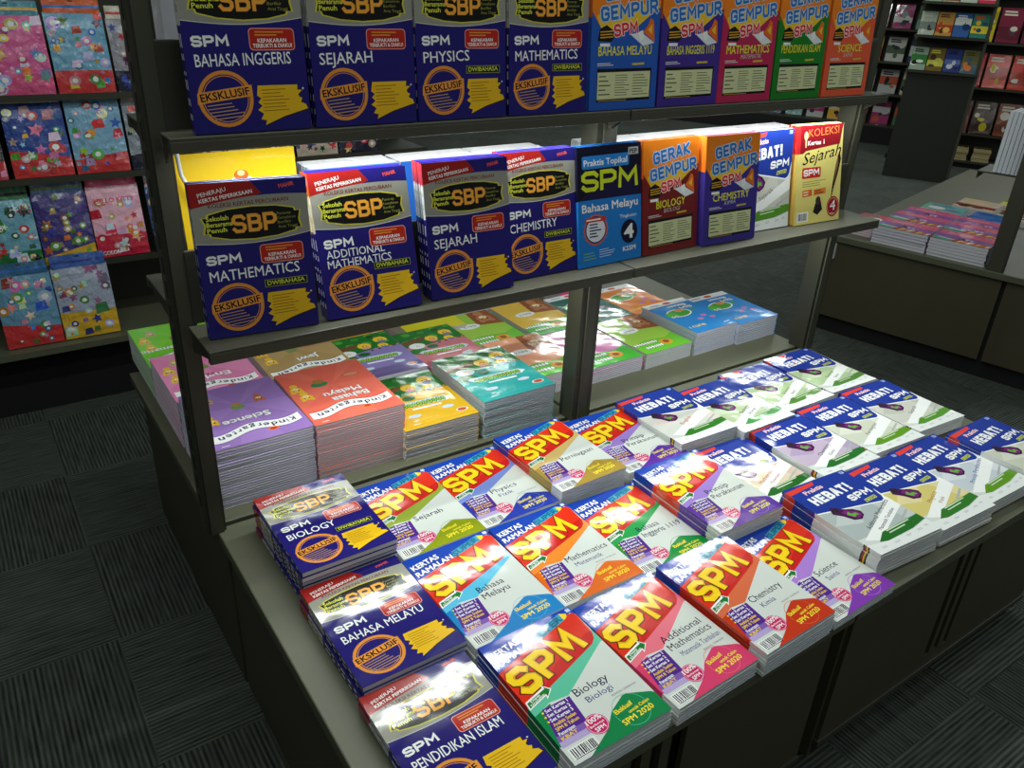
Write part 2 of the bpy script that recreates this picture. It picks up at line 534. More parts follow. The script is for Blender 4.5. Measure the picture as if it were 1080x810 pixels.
# ---- shelves
def shelf(x0, x1, z, depth, side, label, panel_h):
    t = thing('display_shelf', label, 'shelf', (x0, 0, z))
    w = x1-x0; s = side
    m = MB()
    ya, yb = sorted((s*0.040, s*depth))
    m.box(0, ya, -0.006, w, yb, 0, STEEL)
    ya, yb = sorted((s*(depth-0.016), s*depth))
    m.box(0, ya, -0.026, w, yb, -0.006, STEEL)
    bevel(m.obj('shelf_board', t), 0.0015)
    for xa in (0.003, w-0.006):
        m = MB()
        m.prism([(s*0.04, -0.006), (s*(depth-0.018), -0.006), (s*(depth-0.018), -0.022), (s*0.04, -0.055)], xa, xa+0.003, STEEL_D)
        m.obj('bracket', t)
    if panel_h:
        m = MB()
        ya, yb = sorted((s*0.031, s*0.037))
        m.box(0.012, ya, 0.001, w-0.012, yb, panel_h-0.006, STEEL_D)
        m.box(0.012, ya, panel_h-0.006, w-0.012, yb+0.002, panel_h, STEEL)
        o = bevel(m.obj('shelf_back_panel'), 0.001)
        o.location = (x0, 0, z)
        tag(o, label.replace('grey front shelf holding', 'dark grey back panel behind'), 'panel')
    return t
ZM, ZT = 1.030, 1.402                                        # shelf surfaces
shelf(0.0, 1.047, ZM, 0.182, -1, 'grey front shelf holding the navy exam papers at left, middle tier', 0.15)
shelf(1.053, 2.10, ZM, 0.182, -1, 'grey front shelf holding orange and yellow workbooks at right, middle tier', 0.15)
shelf(0.0, 1.047, ZT, 0.109, -1, 'grey front shelf holding the navy exam papers at left, upper tier', 0.15)
shelf(1.053, 2.10, ZT, 0.109, -1, 'grey front shelf holding green and orange workbooks at right, upper tier', 0.15)
shelf(0.0, 1.047, ZM-0.01, 0.33, 1, 'grey rear shelf behind the left navy exam papers, middle tier', 0)
shelf(1.053, 2.10, ZM-0.01, 0.33, 1, 'grey rear shelf behind the right workbooks, middle tier', 0)
shelf(0.0, 1.047, ZT-0.01, 0.24, 1, 'grey rear shelf behind the left navy exam papers, upper tier', 0)
shelf(1.053, 2.10, ZT-0.01, 0.24, 1, 'grey rear shelf behind the right workbooks, upper tier', 0)
# ---- LED battens under the rear shelves
EM, ent, eb = nodes_mat('led_diffuser')
eb.inputs['Base Color'].default_value = (0.9, 0.9, 0.9, 1)
eb.inputs['Emission Color'].default_value = (0.95, 1, 0.98, 1)
eb.inputs['Emission Strength'].default_value = 4
def batten(x0, x1, y, z, power, label):
    t = thing('led_batten', label, 'light', (x0, y, z))
    w = x1-x0
    m = MB(); m.box(0, -0.014, 0, w, 0.014, 0.016, WHITE_P); m.obj('housing', t)
    m = MB(); m.box(0.01, -0.010, -0.004, w-0.01, 0.010, -0.0005, EM); m.obj('diffuser', t)
    a = area('led_batten_light', (w/2, 0, -0.008), w-0.04, 0.02, power, (0.95, 1.0, 0.98))
    a.parent = t
for x0, x1, side in ((0.06, 0.99, 'left'), (1.11, 2.04, 'right')):
    batten(x0, x1, -0.070, ZT-0.023, 5.0, 'slim white lamp batten under the upper front shelf, %s bay' % side)
    batten(x0, x1, -0.036, ZM-0.045, 3.5, 'slim white lamp batten under the middle shelf, %s bay' % side)
# cables
m = MB()
pts = []
for k in range(13):
    a = k/12
    pts.append((0.075+0.13*a, 0.012-0.02*a, 0.985-0.055*math.sin(PI*min(1, a*1.15))*(1-0.35*a)))
m.tube(pts, 0.0028, BLACK)
tag(m.obj('power_cable'), 'thin black cable looping down under the middle shelf beside left post', 'cable')
m = MB()
m.tube([(0.045, 0.06, 1.36), (0.05, 0.065, 1.30), (0.075, 0.07, 1.24), (0.085, 0.07, 1.20), (0.07, 0.065, 1.13), (0.05, 0.06, 1.05)], 0.004, WHITE_P)
tag(m.obj('lamp_cable'), 'white lamp cable hanging beside the left post behind the yellow folder', 'cable')

# ------------------------------------------------------------------ cover artwork
W_, K_ = (244, 246, 242), (18, 18, 26)
def cv_forecast(col, light, title, sub=()):
    """white exam paper with big yellow letters on a red block"""
    c = Canvas(210, 297, (214, 220, 212))
    c.poly([(0, 222), (0, 297), (210, 297), (210, 272), (202, 282)], (24, 66, 172), 1)
    c.poly([(0, 110), (0, 134), (62, 155), (190, 196), (206, 215), (210, 226), (210, 190), (204, 189), (76, 119), (38, 124)], light, 1)
    c.poly([(0, 40), (0, 112), (38, 122), (20, 60), (6, 40)], col, 1)
    c.poly([(0, 224), (196, 281), (206, 279), (210, 270), (207, 218), (200, 203), (188, 193), (62, 152), (0, 130)], (224, 50, 26), 2)
    c.poly([(100, 190), (206, 225), (207, 218), (200, 203), (188, 193), (62, 152), (30, 142)], (206, 34, 28), 3)
    c.text('KERTAS', 6, 256, 74, 267, 15, W_, 3, 0.03, ((16, 30, 90), 0.03))
    c.text('RAMALAN', 5, 233, 101, 251, 15, W_, 3, 0.03, ((16, 30, 90), 0.03), 0.15)
    c.poly([(102, 250), (186, 273), (194, 284), (180, 291), (104, 270)], (60, 165, 190), 3)
    c.poly([(180, 272), (190, 276), (194, 284), (180, 291)], (240, 210, 40), 3)
    c.text('SUPER', 105, 253, 178, 274, 14, (20, 110, 150), 4, 0.02, ((14, 50, 90), 0.02), 0.1)
    stroke_text(c, 'SPM', 14, 152, 182, 196, 64, 16, (226, 170, 24), 4, ((70, 30, 20), 2.4), 4)
    stroke_text(c, 'SPM', 14, 152, 182, 196, 64, 12.5, (254, 214, 30), 6, None, 7.5)
    c.rrect(197, 285, 10, 9, 1.5, (200, 214, 236), 3)
    # arrow
    c.poly([(-0, 127), (42, 139), (40, 131), (59, 147), (46, 163), (46, 157), (2, 145)], W_, 6)
    c.poly([(3, 130), (44, 142), (44, 136), (56, 147), (48, 158), (48, 153), (4, 142)], (28, 122, 50), 7)
    c.text('Dapat', 12, 139, 34, 145, 4.5, W_, 8, 0.02)
    c.text('Diramalkan', 8, 132, 42, 142, 4.5, W_, 8, 0.02)
    # purple point box
    c.poly([(18, 118), (76, 117), (70, 60), (6, 60)], (86, 42, 140), 3)
    c.poly([(6, 60), (70, 60), (68, 48), (3, 48)], (128, 96, 178), 3)
    c.poly([(3, 48), (68, 48), (67, 36), (2, 36)], (186, 168, 214), 3)
    for k, (s_, cc) in enumerate((('Set Kertas 1', W_), ('Set Kertas 2', W_), ('Set Kertas 3', W_), ('Analisis Soalan', (250, 210, 50)), ('SPM 8 Tahun', (250, 210, 50)), ('Penerapan', W_), ('KBAT', (250, 210, 50)))):
        y = 108-k*10
        c.text(s_, 20-k*1.5, y, 20-k*1.5+(48 if len(s_) > 9 else 34), y+1.5, 7, cc, 4, 0.02)
        if k < 3: c.ell(15-k, y+3, 2.2, 2.2, (250, 210, 50), 4, 8)
    # badge
    c.ell(80, 45, 21, 21, (206, 34, 104), 5, 24)
    c.ring(80, 45, 19.5, 1.2, (246, 190, 214), 6, 24)
    c.text('100%', 64, 49, 96, 52, 10, W_, 6, 0.02)
    c.text('Berformat', 65, 42, 95, 43.5, 4.5, W_, 6, 0.01)
    c.text('SPM', 70, 31, 91, 32.5, 8, W_, 6, 0.02)
    # bar code
    c.rect(6, 6, 54, 24, W_, 3)
    rnd = random.Random(5); x = 9
    while x < 56:
        q = rnd.uniform(0.8, 2.6); c.rect(x, 10, q, 18, K_, 4); x += q+rnd.uniform(1, 2.6)
    c.lines(8, 6.5, 48, 3, 1, K_, 4)
    # title
    y = 108 if len(title) == 1 else 126
    for i, s_ in enumerate(title):
        wd = min(112, 10.6*len(s_))
        c.text(s_, 86, y, 86+wd, y+2, 17, (24, 24, 60), 3, 0.0)
        y -= 22
    for i, s_ in enumerate(sub):
        wd = min(104, 8.2*len(s_))
        c.text(s_, 96, y+1, 96+wd, y+3, 13, (40, 50, 130), 3, -0.002)
        y -= 12
    if sub: c.text('BILINGUAL / DWIBAHASA', 140, y+2, 196, y+3, 4, (110, 110, 110), 3, 0.0)
    # coloured corner
    c.poly([(33, 0), (88, 26), (118, 52), (156, 69), (166, 68), (204, 50), (210, 44), (210, 0)], col, 3)
    c.ring(150, 38, 34, 1.0, light, 4, 30)
    c.text('Eksklusif', 120, 41, 160, 45, 9, (250, 232, 60), 5, 0.02)
    c.text('untuk Calon', 142, 32, 190, 36, 6.5, (250, 232, 60), 5, 0.02)
    c.text('SPM 2020', 119, 16, 188, 20, 11, (250, 232, 60), 5, 0.02)
    return c
SP_F = lambda col: [(0, 0.14, (225, 228, 224)), (0.14, 0.45, col), (0.45, 0.76, (214, 50, 26)), (0.76, 1, (24, 66, 172))]

def cv_trial(title, dwi=True):
    """navy exam paper with grey band and black plaque"""
    NV = (36, 30, 112)
    c = Canvas(210, 297, NV)
    c.poly([(0, 246), (0, 297), (106, 297), (126, 273), (110, 268)], (160, 34, 30), 1)
    arc = lambda x0, x1, y0, y1, b, n=10: [(x0+(x1-x0)*k/n, y0+(y1-y0)*k/n+b*math.sin(PI*k/n)) for k in range(n+1)]
    c.poly(arc(0, 210, 252, 266, 9)+arc(210, 0, 192, 186, -9), (150, 150, 138), 2)
    c.poly(arc(0, 210, 187.5, 193.5, -9)+arc(210, 0, 192, 186, -9), (206, 208, 190), 3)
    c.text('PENERAJU', 14, 271, 64, 281, 7.5, W_, 3, 0.005)
    c.text('KERTAS PEPERIKSAAN', 15, 261, 110, 274, 7, W_, 3, 0.02)
    c.text('KOLEKSI KERTAS PERCUBAAN', 29, 251, 174, 255, 7.5, (120, 30, 24), 3, 0.012)
    c.text('MAHIR', 159, 279, 187, 283, 7.5, (236, 90, 70), 3, 0.03)
    pl = [(12, 234), (22, 234), (24, 240), (60, 248), (105, 251), (150, 249), (184, 242), (186, 236), (196, 236), (192, 219), (196, 202), (186, 202), (184, 197), (150, 189), (105, 186), (60, 189), (26, 197), (24, 203), (14, 203), (18, 219)]
    c.poly(pl, (216, 208, 60), 4)
    c.poly([(105+(x-105)*0.962, 218.5+(y-218.5)*0.93) for x, y in pl], (22, 22, 20), 5)
    stroke_text(c, 'SBP', 67, 201, 149, 202, 34, 6.2, (246, 172, 62), 6, ((120, 70, 20), 0.7), 3.2)
    for s_, x1, y in (('Sekolah', 62, 227), ('Berasrama', 68, 216), ('Penuh', 57, 205)):
        c.text(s_, 22, y, x1, y+1, 8.5, (226, 230, 70), 6, 0.018)
    for k, (s_, x1) in enumerate((('Penerap', 176), ('Kemahiran', 184), ('Berfikir', 176), ('Aras Tinggi', 186))):
        c.text(s_, 150, 229-k*8.4, x1, 229.6-k*8.4, 5.4, (150, 150, 60), 6, 0.0)
    stroke_text(c, 'SPM', 13, 144, 76, 145.5, 18, 4.4, W_, 2)
    if len(title) == 1:
        s_ = title[0]
        c.text(s_, 15, 112, 15+min(168, 15.2*len(s_)), 115.5, 20.5, W_, 2, 0.006)
    else:
        for k, s_ in enumerate(title):
            c.text(s_, 15, 124-k*20, 15+min(150, 12.6*len(s_)), 126-k*20, 16.5, W_, 2, 0.004)
    if dwi:
        c.rect(113, 90, 82, 15, (150, 160, 60), 2); c.rect(114.2, 91.2, 79.6, 12.6, (26, 30, 30), 3)
        c.text('DWIBAHASA', 118, 93.5, 190, 94.5, 8.5, (206, 214, 70), 4, 0.02)
    c.rrect(111, 138, 82, 37, 7, (240, 170, 150), 2)
    c.rrect(112.4, 139.4, 79.2, 34.2, 6, (186, 40, 28), 3)
    c.lines(122, 161, 60, 10, 2, (230, 150, 60), 4)
    c.text('KEPAKARAN', 126, 151, 178, 152, 6.4, W_, 4, 0.02)
    c.text('TERBUKTI & DIAKUI', 117, 142.5, 187, 143.5, 6.4, W_, 4, 0.02)
    c.ring(59, 58, 48, 6.5, (232, 150, 54), 2, 32)
    c.ring(59, 58, 39.5, 1.4, (232, 150, 54), 2, 32)
    c.poly([(10, 50), (107, 62), (106, 81), (11, 69)], (240, 158, 58), 3)
    c.text('EKSKLUSIF', 16, 54, 102, 64.5, 13, (24, 20, 40), 4, 0.02)
    c.lines(28, 20, 62, 30, 5, (190, 150, 110), 3, 0.09, 0.3)
    yl = [(117, 79), (190, 79), (189, 70), (198, 69), (190, 62), (192, 57), (197, 55), (194, 48), (203, 44), (206, 36), (160, 24), (124, 10), (127, 18), (117, 21), (123, 30), (113, 37), (122, 44), (115, 50), (121, 57), (114, 62)]
    c.poly([(x+2, y-1.5) for x, y in yl], (60, 40, 10), 2)
    c.poly(yl, (238, 190, 34), 3)
    c.lines(124, 32, 58, 42, 7, (150, 100, 20), 4, 0.02, 0.22)
    c.star(200, 72, 2.5, 1, 4, W_, 3)
    return c
SP_T = [(0, 0.60, (36, 30, 112)), (0.60, 0.84, (168, 168, 154)), (0.84, 1, (160, 34, 30))]

def cv_practice(tint, tint2, title, tcol, green=(58, 128, 44)):
    """white practice paper with a navy blue head"""
    c = Canvas(210, 280, (214, 220, 212))
    c.poly([(0, 60), (0, 180), (205, 140), (210, 140), (210, 60)], tint, 1)
    c.poly([(0, 120), (60, 165), (120, 150), (70, 100)], tint2, 2)
    c.poly([(150, 150), (210, 135), (210, 70), (180, 60)], tint2, 2)
    c.poly([(0, 171), (150, 144), (188, 137), (202, 142), (209, 156), (210, 170), (210, 196), (0, 196)], W_, 3)
    c.poly([(0, 175), (150, 148), (186, 141), (197, 145), (204, 157), (206, 172), (210, 186), (210, 280), (0, 280)], (34, 58, 150), 4)
    c.poly([(0, 254), (90, 264), (96, 276), (0, 270)], (222, 66, 50), 5)
    c.text('Praktis', 38, 240, 104, 246, 13, (250, 206, 206), 6, 0.03)
    stroke_text(c, 'HEBAT!', 28, 196, 168, 208, 32, 8, W_, 6)
    stroke_text(c, 'SPM', 120, 171, 199, 177, 22, 5.6, W_, 6, None, None, 0.1)
    c.poly([(148, 153), (190, 157), (190, 168), (150, 164)], (206, 216, 60), 6)
    c.text('KSSM', 152, 154.5, 187, 158, 8, (34, 58, 120), 7, 0.02)
    c.rect(190, 266, 13, 10, (176, 192, 226), 5)
    c.lines(191, 267, 11, 8, 3, (34, 58, 150), 6)
    # plum gauntlet shaped motif
    c.poly([(32, 156), (44, 178), (60, 172), (64, 164), (92, 150), (104, 136), (98, 122), (80, 112), (60, 118), (50, 138)], (70, 26, 74), 7)
    c.poly([(36, 160), (46, 174), (58, 168), (54, 156)], (40, 40, 46), 8)
    c.poly([(56, 150), (70, 156), (94, 140), (96, 126), (80, 118), (66, 126)], (122, 40, 112), 8)
    c.poly([(62, 140), (72, 148), (74, 138), (86, 138), (90, 128), (78, 130), (74, 124), (68, 132)], (96, 176, 60), 9)
    # diagonal white band with the title
    c.poly([(14, 52), (46, 36), (210, 108), (210, 150), (190, 136)], W_, 3)
    n = len(title)
    for k, s_ in enumerate(title):
        wd = min(150, 8.6*len(s_)) if k == 0 else min(110, 6.6*len(s_))
        a = math.atan2(66, 150)
        x0, y0 = 62+k*14+max(0, 130-wd)*0.3, 74-k*16+max(0, 130-wd)*0.14
        c.text(s_, x0, y0, x0+wd*math.cos(a), y0+wd*math.sin(a), 12 if k == 0 else 9, tcol, 5, 0.004)
    c.poly([(150, 66), (206, 92), (206, 86), (160, 64)], (176, 180, 176), 4)
    c.poly([(38, 33), (76, 56), (210, 66), (210, 44), (150, 32), (60, 27)], green, 6)
    c.lines(88, 42, 96, 16, 2, (206, 226, 190), 7, 0.07, 0.42)
    c.poly([(0, 0), (0, 37), (38, 31), (60, 27), (150, 30), (210, 42), (210, 0)], (232, 236, 232), 5)
    for k, (x, y) in enumerate(((24, 12), (66, 12), (112, 16), (152, 18), (182, 22))):
        c.lines(x, y, 22, 7, 2, (140, 145, 145), 6, 0.03, 0.25)
    return c
SP_P = [(0, 0.10, (222, 226, 222)), (0.10, 0.115, (30, 30, 30)), (0.115, 0.13, (226, 190, 40)), (0.13, 0.145, (190, 40, 40)), (0.145, 0.16, (30, 30, 30)), (0.16, 0.64, (222, 226, 222)), (0.64, 0.86, (34, 58, 150)), (0.86, 0.97, (200, 60, 50)), (0.97, 1, (34, 58, 150))]

def cv_assault(col, title, sub='', wide=True):
    """bright topical workbook with blue double-line lettering"""
    c = Canvas(210, 297, col)
    c.poly([(0, 214), (22, 186), (60, 196), (130, 180), (210, 226), (210, 297), (0, 297)], (238, 132, 30), 1)
    c.poly([(14, 204), (30, 172), (140, 184), (206, 226), (196, 236), (40, 220)], (240, 196, 44), 2)
    stroke_text(c, 'GERAK', 38, 234, 176, 254, 31, 6.6, (50, 112, 190), 4, ((190, 218, 240), 2.2), 4)
    stroke_text(c, 'GEMPUR', 27, 192, 202, 214, 31, 6.6, (50, 112, 190), 6, ((190, 218, 240), 2.2), 4)
    c.poly([(118, 166), (160, 141), (196, 148), (150, 172)], (228, 232, 236), 4)
    c.poly([(140, 170), (150, 152), (162, 160), (156, 176)], W_, 5)
    c.poly([(158, 172), (178, 160), (196, 150), (190, 196), (180, 202), (172, 186)], (232, 110, 32), 5)
    c.poly([(172, 176), (186, 166), (186, 190)], (246, 190, 60), 6)
    c.poly([(18, 152), (60, 150), (70, 162), (62, 176), (44, 186), (24, 178)], (34, 28, 24), 4)
    c.lines(26, 156, 40, 18, 3, (214, 160, 40), 5, 0.05)
    stroke_text(c, 'SPM', 68, 160, 142, 170, 27, 5.6, (226, 40, 40), 8, ((250, 226, 226), 1.8), 3.4)
    c.rrect(26, 140, 30, 7, 1, W_, 4)
    wd = min(166, 16*len(title))
    x0 = 105-wd/2 if wide else 58
    c.text(title, x0, 120, x0+wd, 123, 20, (232, 226, 60), 4, 0.012, ((30, 30, 20), 0.01))
    if sub:
        c.text(sub, 78, 107, 78+min(90, 9*len(sub)), 109, 11, (196, 196, 190), 4, 0.0, None, 0.2)
    c.lines(128, 98, 60, 6, 1, (206, 180, 60), 3, 0.03, 0.8)
    c.lines(20, 97, 56, 8, 2, (222, 222, 222), 3, 0.02)
    c.poly([(20, 18), (190, 20), (192, 92), (20, 92)], (24, 24, 22), 3)
    c.poly([(22, 24), (188, 26), (188, 85), (22, 84)], (214, 218, 166), 4)
    for x, w, n in ((26, 38, 5), (76, 46, 9), (132, 52, 8)):
        c.lines(x, 30, w, 50, n, (92, 96, 76), 5, 0.0, 0.28)
    c.lines(26, 19, 130, 4, 1, (170, 140, 60), 4)
    return c
SP_A = lambda col: [(0, 0.68, col), (0.68, 1, (226, 110, 28))]

def cv_topic():
    c = Canvas(210, 297, (18, 18, 40))
    c.poly([(0, 0), (0, 168), (210, 166), (210, 0)], (34, 124, 206), 1)
    c.poly([(20, 180), (210, 240), (210, 166), (0, 168)], (30, 24, 62), 1)
    c.rrect(14, 243, 154, 31, 5, (40, 130, 210), 2)
    c.text('Praktis Topikal', 20, 250, 162, 251, 15, W_, 3, 0.015)
    stroke_text(c, 'SPM', 12, 188, 199, 189, 50, 10.5, (206, 220, 40), 3, None, 5)
    c.text('Bahasa Melayu', 12, 138, 198, 140, 20, W_, 3, 0.02, ((20, 60, 130), 0.012))
    c.text('Tingkatan', 136, 111, 194, 112, 9, W_, 3, 0.0)
    c.ell(168, 74, 29, 31, (20, 22, 48), 2, 28)
    c.text('4', 150, 57, 184, 57, 36, W_, 3, 0.03)
    c.text('KSSM', 146, 24, 190, 25, 12, W_, 3, 0.02)
    c.star(55, 92, 41, 37, 20, (214, 96, 60), 2)
    c.ell(55, 92, 35, 35, (34, 60, 110), 3, 24); c.ell(55, 92, 31, 31, (230, 232, 236), 4, 24)
    c.rrect(20, 112, 70, 12, 2, (196, 60, 40), 5); c.lines(24, 114, 58, 8, 1, W_, 6)
    c.lines(34, 72, 42, 38, 5, (30, 50, 100), 5)
    c.lines(14, 16, 44, 22, 3, (120, 190, 90), 3, 0.02, 0.3)
    c.lines(66, 18, 54, 24, 4, (200, 220, 240), 3, 0.02, 0.3)
    c.rect(166, 268, 34, 18, (170, 174, 170), 2); c.text('PEP', 170, 271, 196, 271, 11, (30, 30, 40), 3, 0.02)
    return c
def cv_collection():
    c = Canvas(210, 297, (226, 212, 120))
    c.poly([(0, 297), (0, 214), (26, 214), (40, 222), (196, 236), (210, 297)], (134, 22, 32), 1)
    c.rect(0, 214, 14, 83, (196, 40, 44), 2)
    c.text('KOLEKSI', 50, 262, 190, 268, 23, (196, 120, 60), 2, 0.0)
    c.text('Kertas 1', 46, 238, 122, 240, 13, W_, 2, 0.02)
    c.ell(38, 266, 9, 13, (216, 206, 150), 2, 14); c.rect(35, 232, 6, 26, (216, 206, 150), 2)
    c.text('Sejarah', 26, 180, 206, 204, 34, (24, 20, 18), 2, 0.004, None, 0.35)
    c.rrect(26, 140, 86, 32, 5, (196, 36, 36), 2)
    stroke_text(c, 'SPM', 33, 146, 106, 148, 20, 4.6, W_, 3)
    c.poly([(196, 214), (206, 190), (196, 150), (176, 96), (158, 40), (154, 14), (164, 60), (172, 120), (184, 180)], (52, 34, 26), 3)
    c.poly([(190, 206), (194, 176), (176, 110), (184, 168)], (128, 96, 60), 4)
    c.lines(30, 112, 120, 20, 3, (90, 80, 40), 2, 0.02, 0.2)
    c.rect(32, 84, 44, 20, (214, 96, 34), 2, 0.04); c.rect(84, 86, 56, 18, (224, 130, 50), 2, 0.04)
    c.lines(36, 86, 34, 16, 2, (250, 226, 190), 3, 0.04); c.lines(88, 88, 46, 14, 2, (120, 50, 20), 3, 0.04)
    c.poly([(84, 34), (96, 66), (118, 70), (128, 40), (106, 24)], (34, 28, 26), 2); c.ell(106, 68, 12, 14, (60, 50, 40), 3, 12)
    c.ell(178, 44, 30, 32, (160, 26, 38), 4, 24); c.ring(178, 44, 27, 1.5, (230, 190, 150), 5, 24)
    c.text('4', 164, 32, 190, 32, 32, W_, 5, 0.0); c.lines(166, 20, 24, 5, 1, (240, 210, 190), 5)
    c.rect(10, 8, 52, 30, W_, 2)
    for k in range(11): c.rect(14+k*4, 12, 1.2+(k*7 % 5)*0.4, 22, K_, 3)
    return c
def bear(c, x, y, r, col=(240, 190, 60), L=4, dark=(150, 90, 30)):
    for s in (-1, 1): c.ell(x+s*r*0.7, y+r*0.75, r*0.36, r*0.36, col, L, 12)
    c.ell(x, y, r, r*0.88, col, L+1, 18); c.ell(x, y-r*0.3, r*0.5, r*0.38, (250, 228, 170), L+2, 14)
    for s in (-1, 1): c.ell(x+s*r*0.38, y+r*0.15, r*0.13, r*0.17, K_, L+3, 8)
    c.ell(x, y-r*0.18, r*0.14, r*0.1, dark, L+3, 8)
    c.ell(x, y-r*1.35, r*0.62, r*0.7, col, L, 14)
def cv_kinder(col, light, dark, title, cubs=True):
    """kindergarten workbook with a wavy white ribbon"""
    light = tuple((2*p+q)//3 for p, q in zip(col, light))
    c = Canvas(240, 310, col)
    for k in range(9):
        a0 = k*2*PI/9
        c.poly([(120, 120)]+[(120+330*math.cos(a0+d), 120+330*math.sin(a0+d)) for d in (0, 0.16, 0.32)], light, 1)
    n = 24
    wav = lambda off: [(8+224*k/n, 230+off+10*math.sin(k/n*2*PI*1.4)+14*(k/n-0.5)) for k in range(n+1)]
    c.poly(wav(-3)+wav(38)[::-1], dark, 2)
    c.poly(wav(0)+wav(35)[::-1], W_, 3)
    x = 24
    for k, ch in enumerate('Kindergarten'):
        i = (x-8)/224
        y = 239+10*math.sin(i*2*PI*1.4)+14*(i-0.5)
        wd = {'i': 3.6, 'r': 9, 't': 9}.get(ch, 14.5)
        c.text(ch, x, y, x+wd, y+0.4, 19, (60, 60, 90), 4, 0.02)
        x += wd+4
    c.ell(86, 272, 14, 8, (240, 130, 40), 5, 16); c.ell(86, 272, 10, 5, (190, 60, 30), 6, 14)
    y = 178 if len(title) == 1 else 186
    for k, s_ in enumerate(title):
        x0 = 66 if len(title) == 1 else 50+k*10
        c.text(s_, x0, y, x0+17*len(s_), y+6, 24, W_, 4, 0.03, (dark, 0.035)); y -= 32
    if cubs:
        bear(c, 206, 176, 17); bear(c, 214, 116, 17); bear(c, 186, 66, 15, (206, 170, 120))
        bear(c, 66, 108, 14, (196, 110, 70))
        c.ell(126, 126, 18, 14, (120, 150, 90), 3, 14); c.ell(126, 112, 13, 10, (180, 140, 80), 4, 14)
    else:
        c.ell(150, 104, 24, 15, (60, 130, 84), 3, 16); c.ell(148, 88, 15, 14, (176, 120, 64), 4, 14)
        bear(c, 206, 160, 17); bear(c, 216, 110, 17)
        c.ell(52, 84, 26, 13, (206, 110, 84), 3, 18); c.ell(52, 84, 21, 9, (226, 150, 116), 4, 18)
    for k in range(6): c.ell(210-k*8, 20+(k % 2)*5, 4, 4, light, 3, 8)
    c.lines(200, 296, 22, 5, 1, W_, 3)
    return c
def chick(c, x, y, r, cap=(240, 160, 150), L=4):
    c.ell(x, y, r, r*0.85, (248, 214, 60), L, 16); c.ell(x, y+r*0.7, r*0.7, r*0.4, cap, L+1, 12)
    for s in (-1, 1): c.ell(x+s*r*0.3, y+r*0.1, r*0.1, r*0.14, K_, L+1, 8)
    c.ell(x, y-r*0.1, r*0.16, r*0.1, (230, 120, 40), L+1, 8)
    for s in (-1, 1): c.ell(x+s*r*0.4, y-r*0.85, r*0.2, r*0.14, (230, 120, 40), L, 8)
def cv_garden(col, title_col=(150, 206, 60), sub=True):
    """workbook with a green garden scene along its foot"""
    c = Canvas(240, 310, col)
    c.poly([(0, 0), (240, 0), (240, 118), (160, 128), (80, 112), (0, 124)], (40, 120, 46), 1)
    for k in range(18):
        c.ell(14+k*29 % 236, 12+(k*47) % 92, 15, 11, ((60, 150, 56), (30, 98, 40), (84, 168, 60))[k % 3], 2, 12)
    c.poly([(140, 60), (240, 76), (240, 100), (140, 86)], (122, 80, 50), 3)
    for k in range(8): c.rect(4+k*14, 112+k*1.2, 8, 9, (96, 62, 44) if k % 2 else (214, 150, 70), 3, 0.05)
    chick(c, 46, 58, 25, (120, 130, 170)); chick(c, 116, 84, 24); chick(c, 56, 104, 19, (120, 130, 170))
    c.ell(192, 120, 30, 22, W_, 4, 16); bear(c, 190, 122, 12, (240, 240, 236), 5)
    c.ell(206, 158, 34, 23, (40, 124, 50), 3, 16); c.ell(144, 144, 22, 14, (30, 104, 50), 3, 14)
    c.poly([(24, 186), (44, 200), (196, 190), (214, 172), (198, 164), (40, 170)], (210, 232, 236), 3)
    rnd = random.Random(sum(col))
    x = 44
    while x < 196:                                             # chunky plump title glyph shapes
        q = rnd.uniform(11, 17)
        c.ell(x+q/2, 185, q/2+2, 12, (40, 90, 30), 4, 10); c.ell(x+q/2, 185, q/2, 9.5, title_col, 5, 10); c.ell(x+q/2, 185, q/5, 3, (40, 90, 30), 6, 8)
        x += q+2
    if sub: c.lines(70, 206, 100, 11, 1, W_, 4, -0.02, 0.7)
    for x, y in ((176, 246), (62, 236)): c.ell(x, y, 20, 9, (206, 226, 240), 3, 16)
    c.ell(34, 270, 20, 11, W_, 4, 18); c.ell(34, 270, 15, 8, (206, 84, 40), 5, 14)
    for x in (200, 206): c.lines(178, 268+(x-200)*3, 26, 6, 1, W_, 4)
    c.rect(0, 290, 240, 20, tuple(int(v*0.92) for v in col), 2)
    return c
def cv_animal(col, fur=(150, 84, 40), green=(104, 190, 40), strip=None):
    """workbook with a furry animal face, white bubble and a green hill"""
    c = Canvas(240, 310, col)
    c.poly([(0, 0), (96, 0), (110, 110), (0, 140)], fur, 1)
    for k in range(9): c.ell(6+k*12, 132-k*2.2, 9, 9, fur, 2, 10)
    bear(c, 52, 72, 34, tuple(min(255, v+40) for v in fur), 3)
    c.ell(150, 120, 46, 22, W_, 3, 22); c.text('Buku 1' if sum(col) % 2 else 'Buku 2', 124, 113, 178, 117, 14, (90, 120, 60), 4, 0.01)
    if strip:
        c.poly([(0, 198), (60, 226), (160, 214), (240, 236), (240, 310), (0, 310)], green, 3)
        c.ell(86, 256, 30, 22, (230, 160, 50), 4, 16); c.ell(86, 256, 14, 12, (150, 90, 30), 5, 12)
        for k, w in enumerate((110, 84)):
            rnd = random.Random(k+sum(col)); x = 116
            while x < 116+w:
                q = rnd.uniform(9, 14); c.ell(x+q/2, 236+k*34, q/2+1.5, 10.5, (70, 110, 40), 4, 10); c.ell(x+q/2, 236+k*34, q/2, 8.5, W_, 5, 10); x += q+1.5
    return c
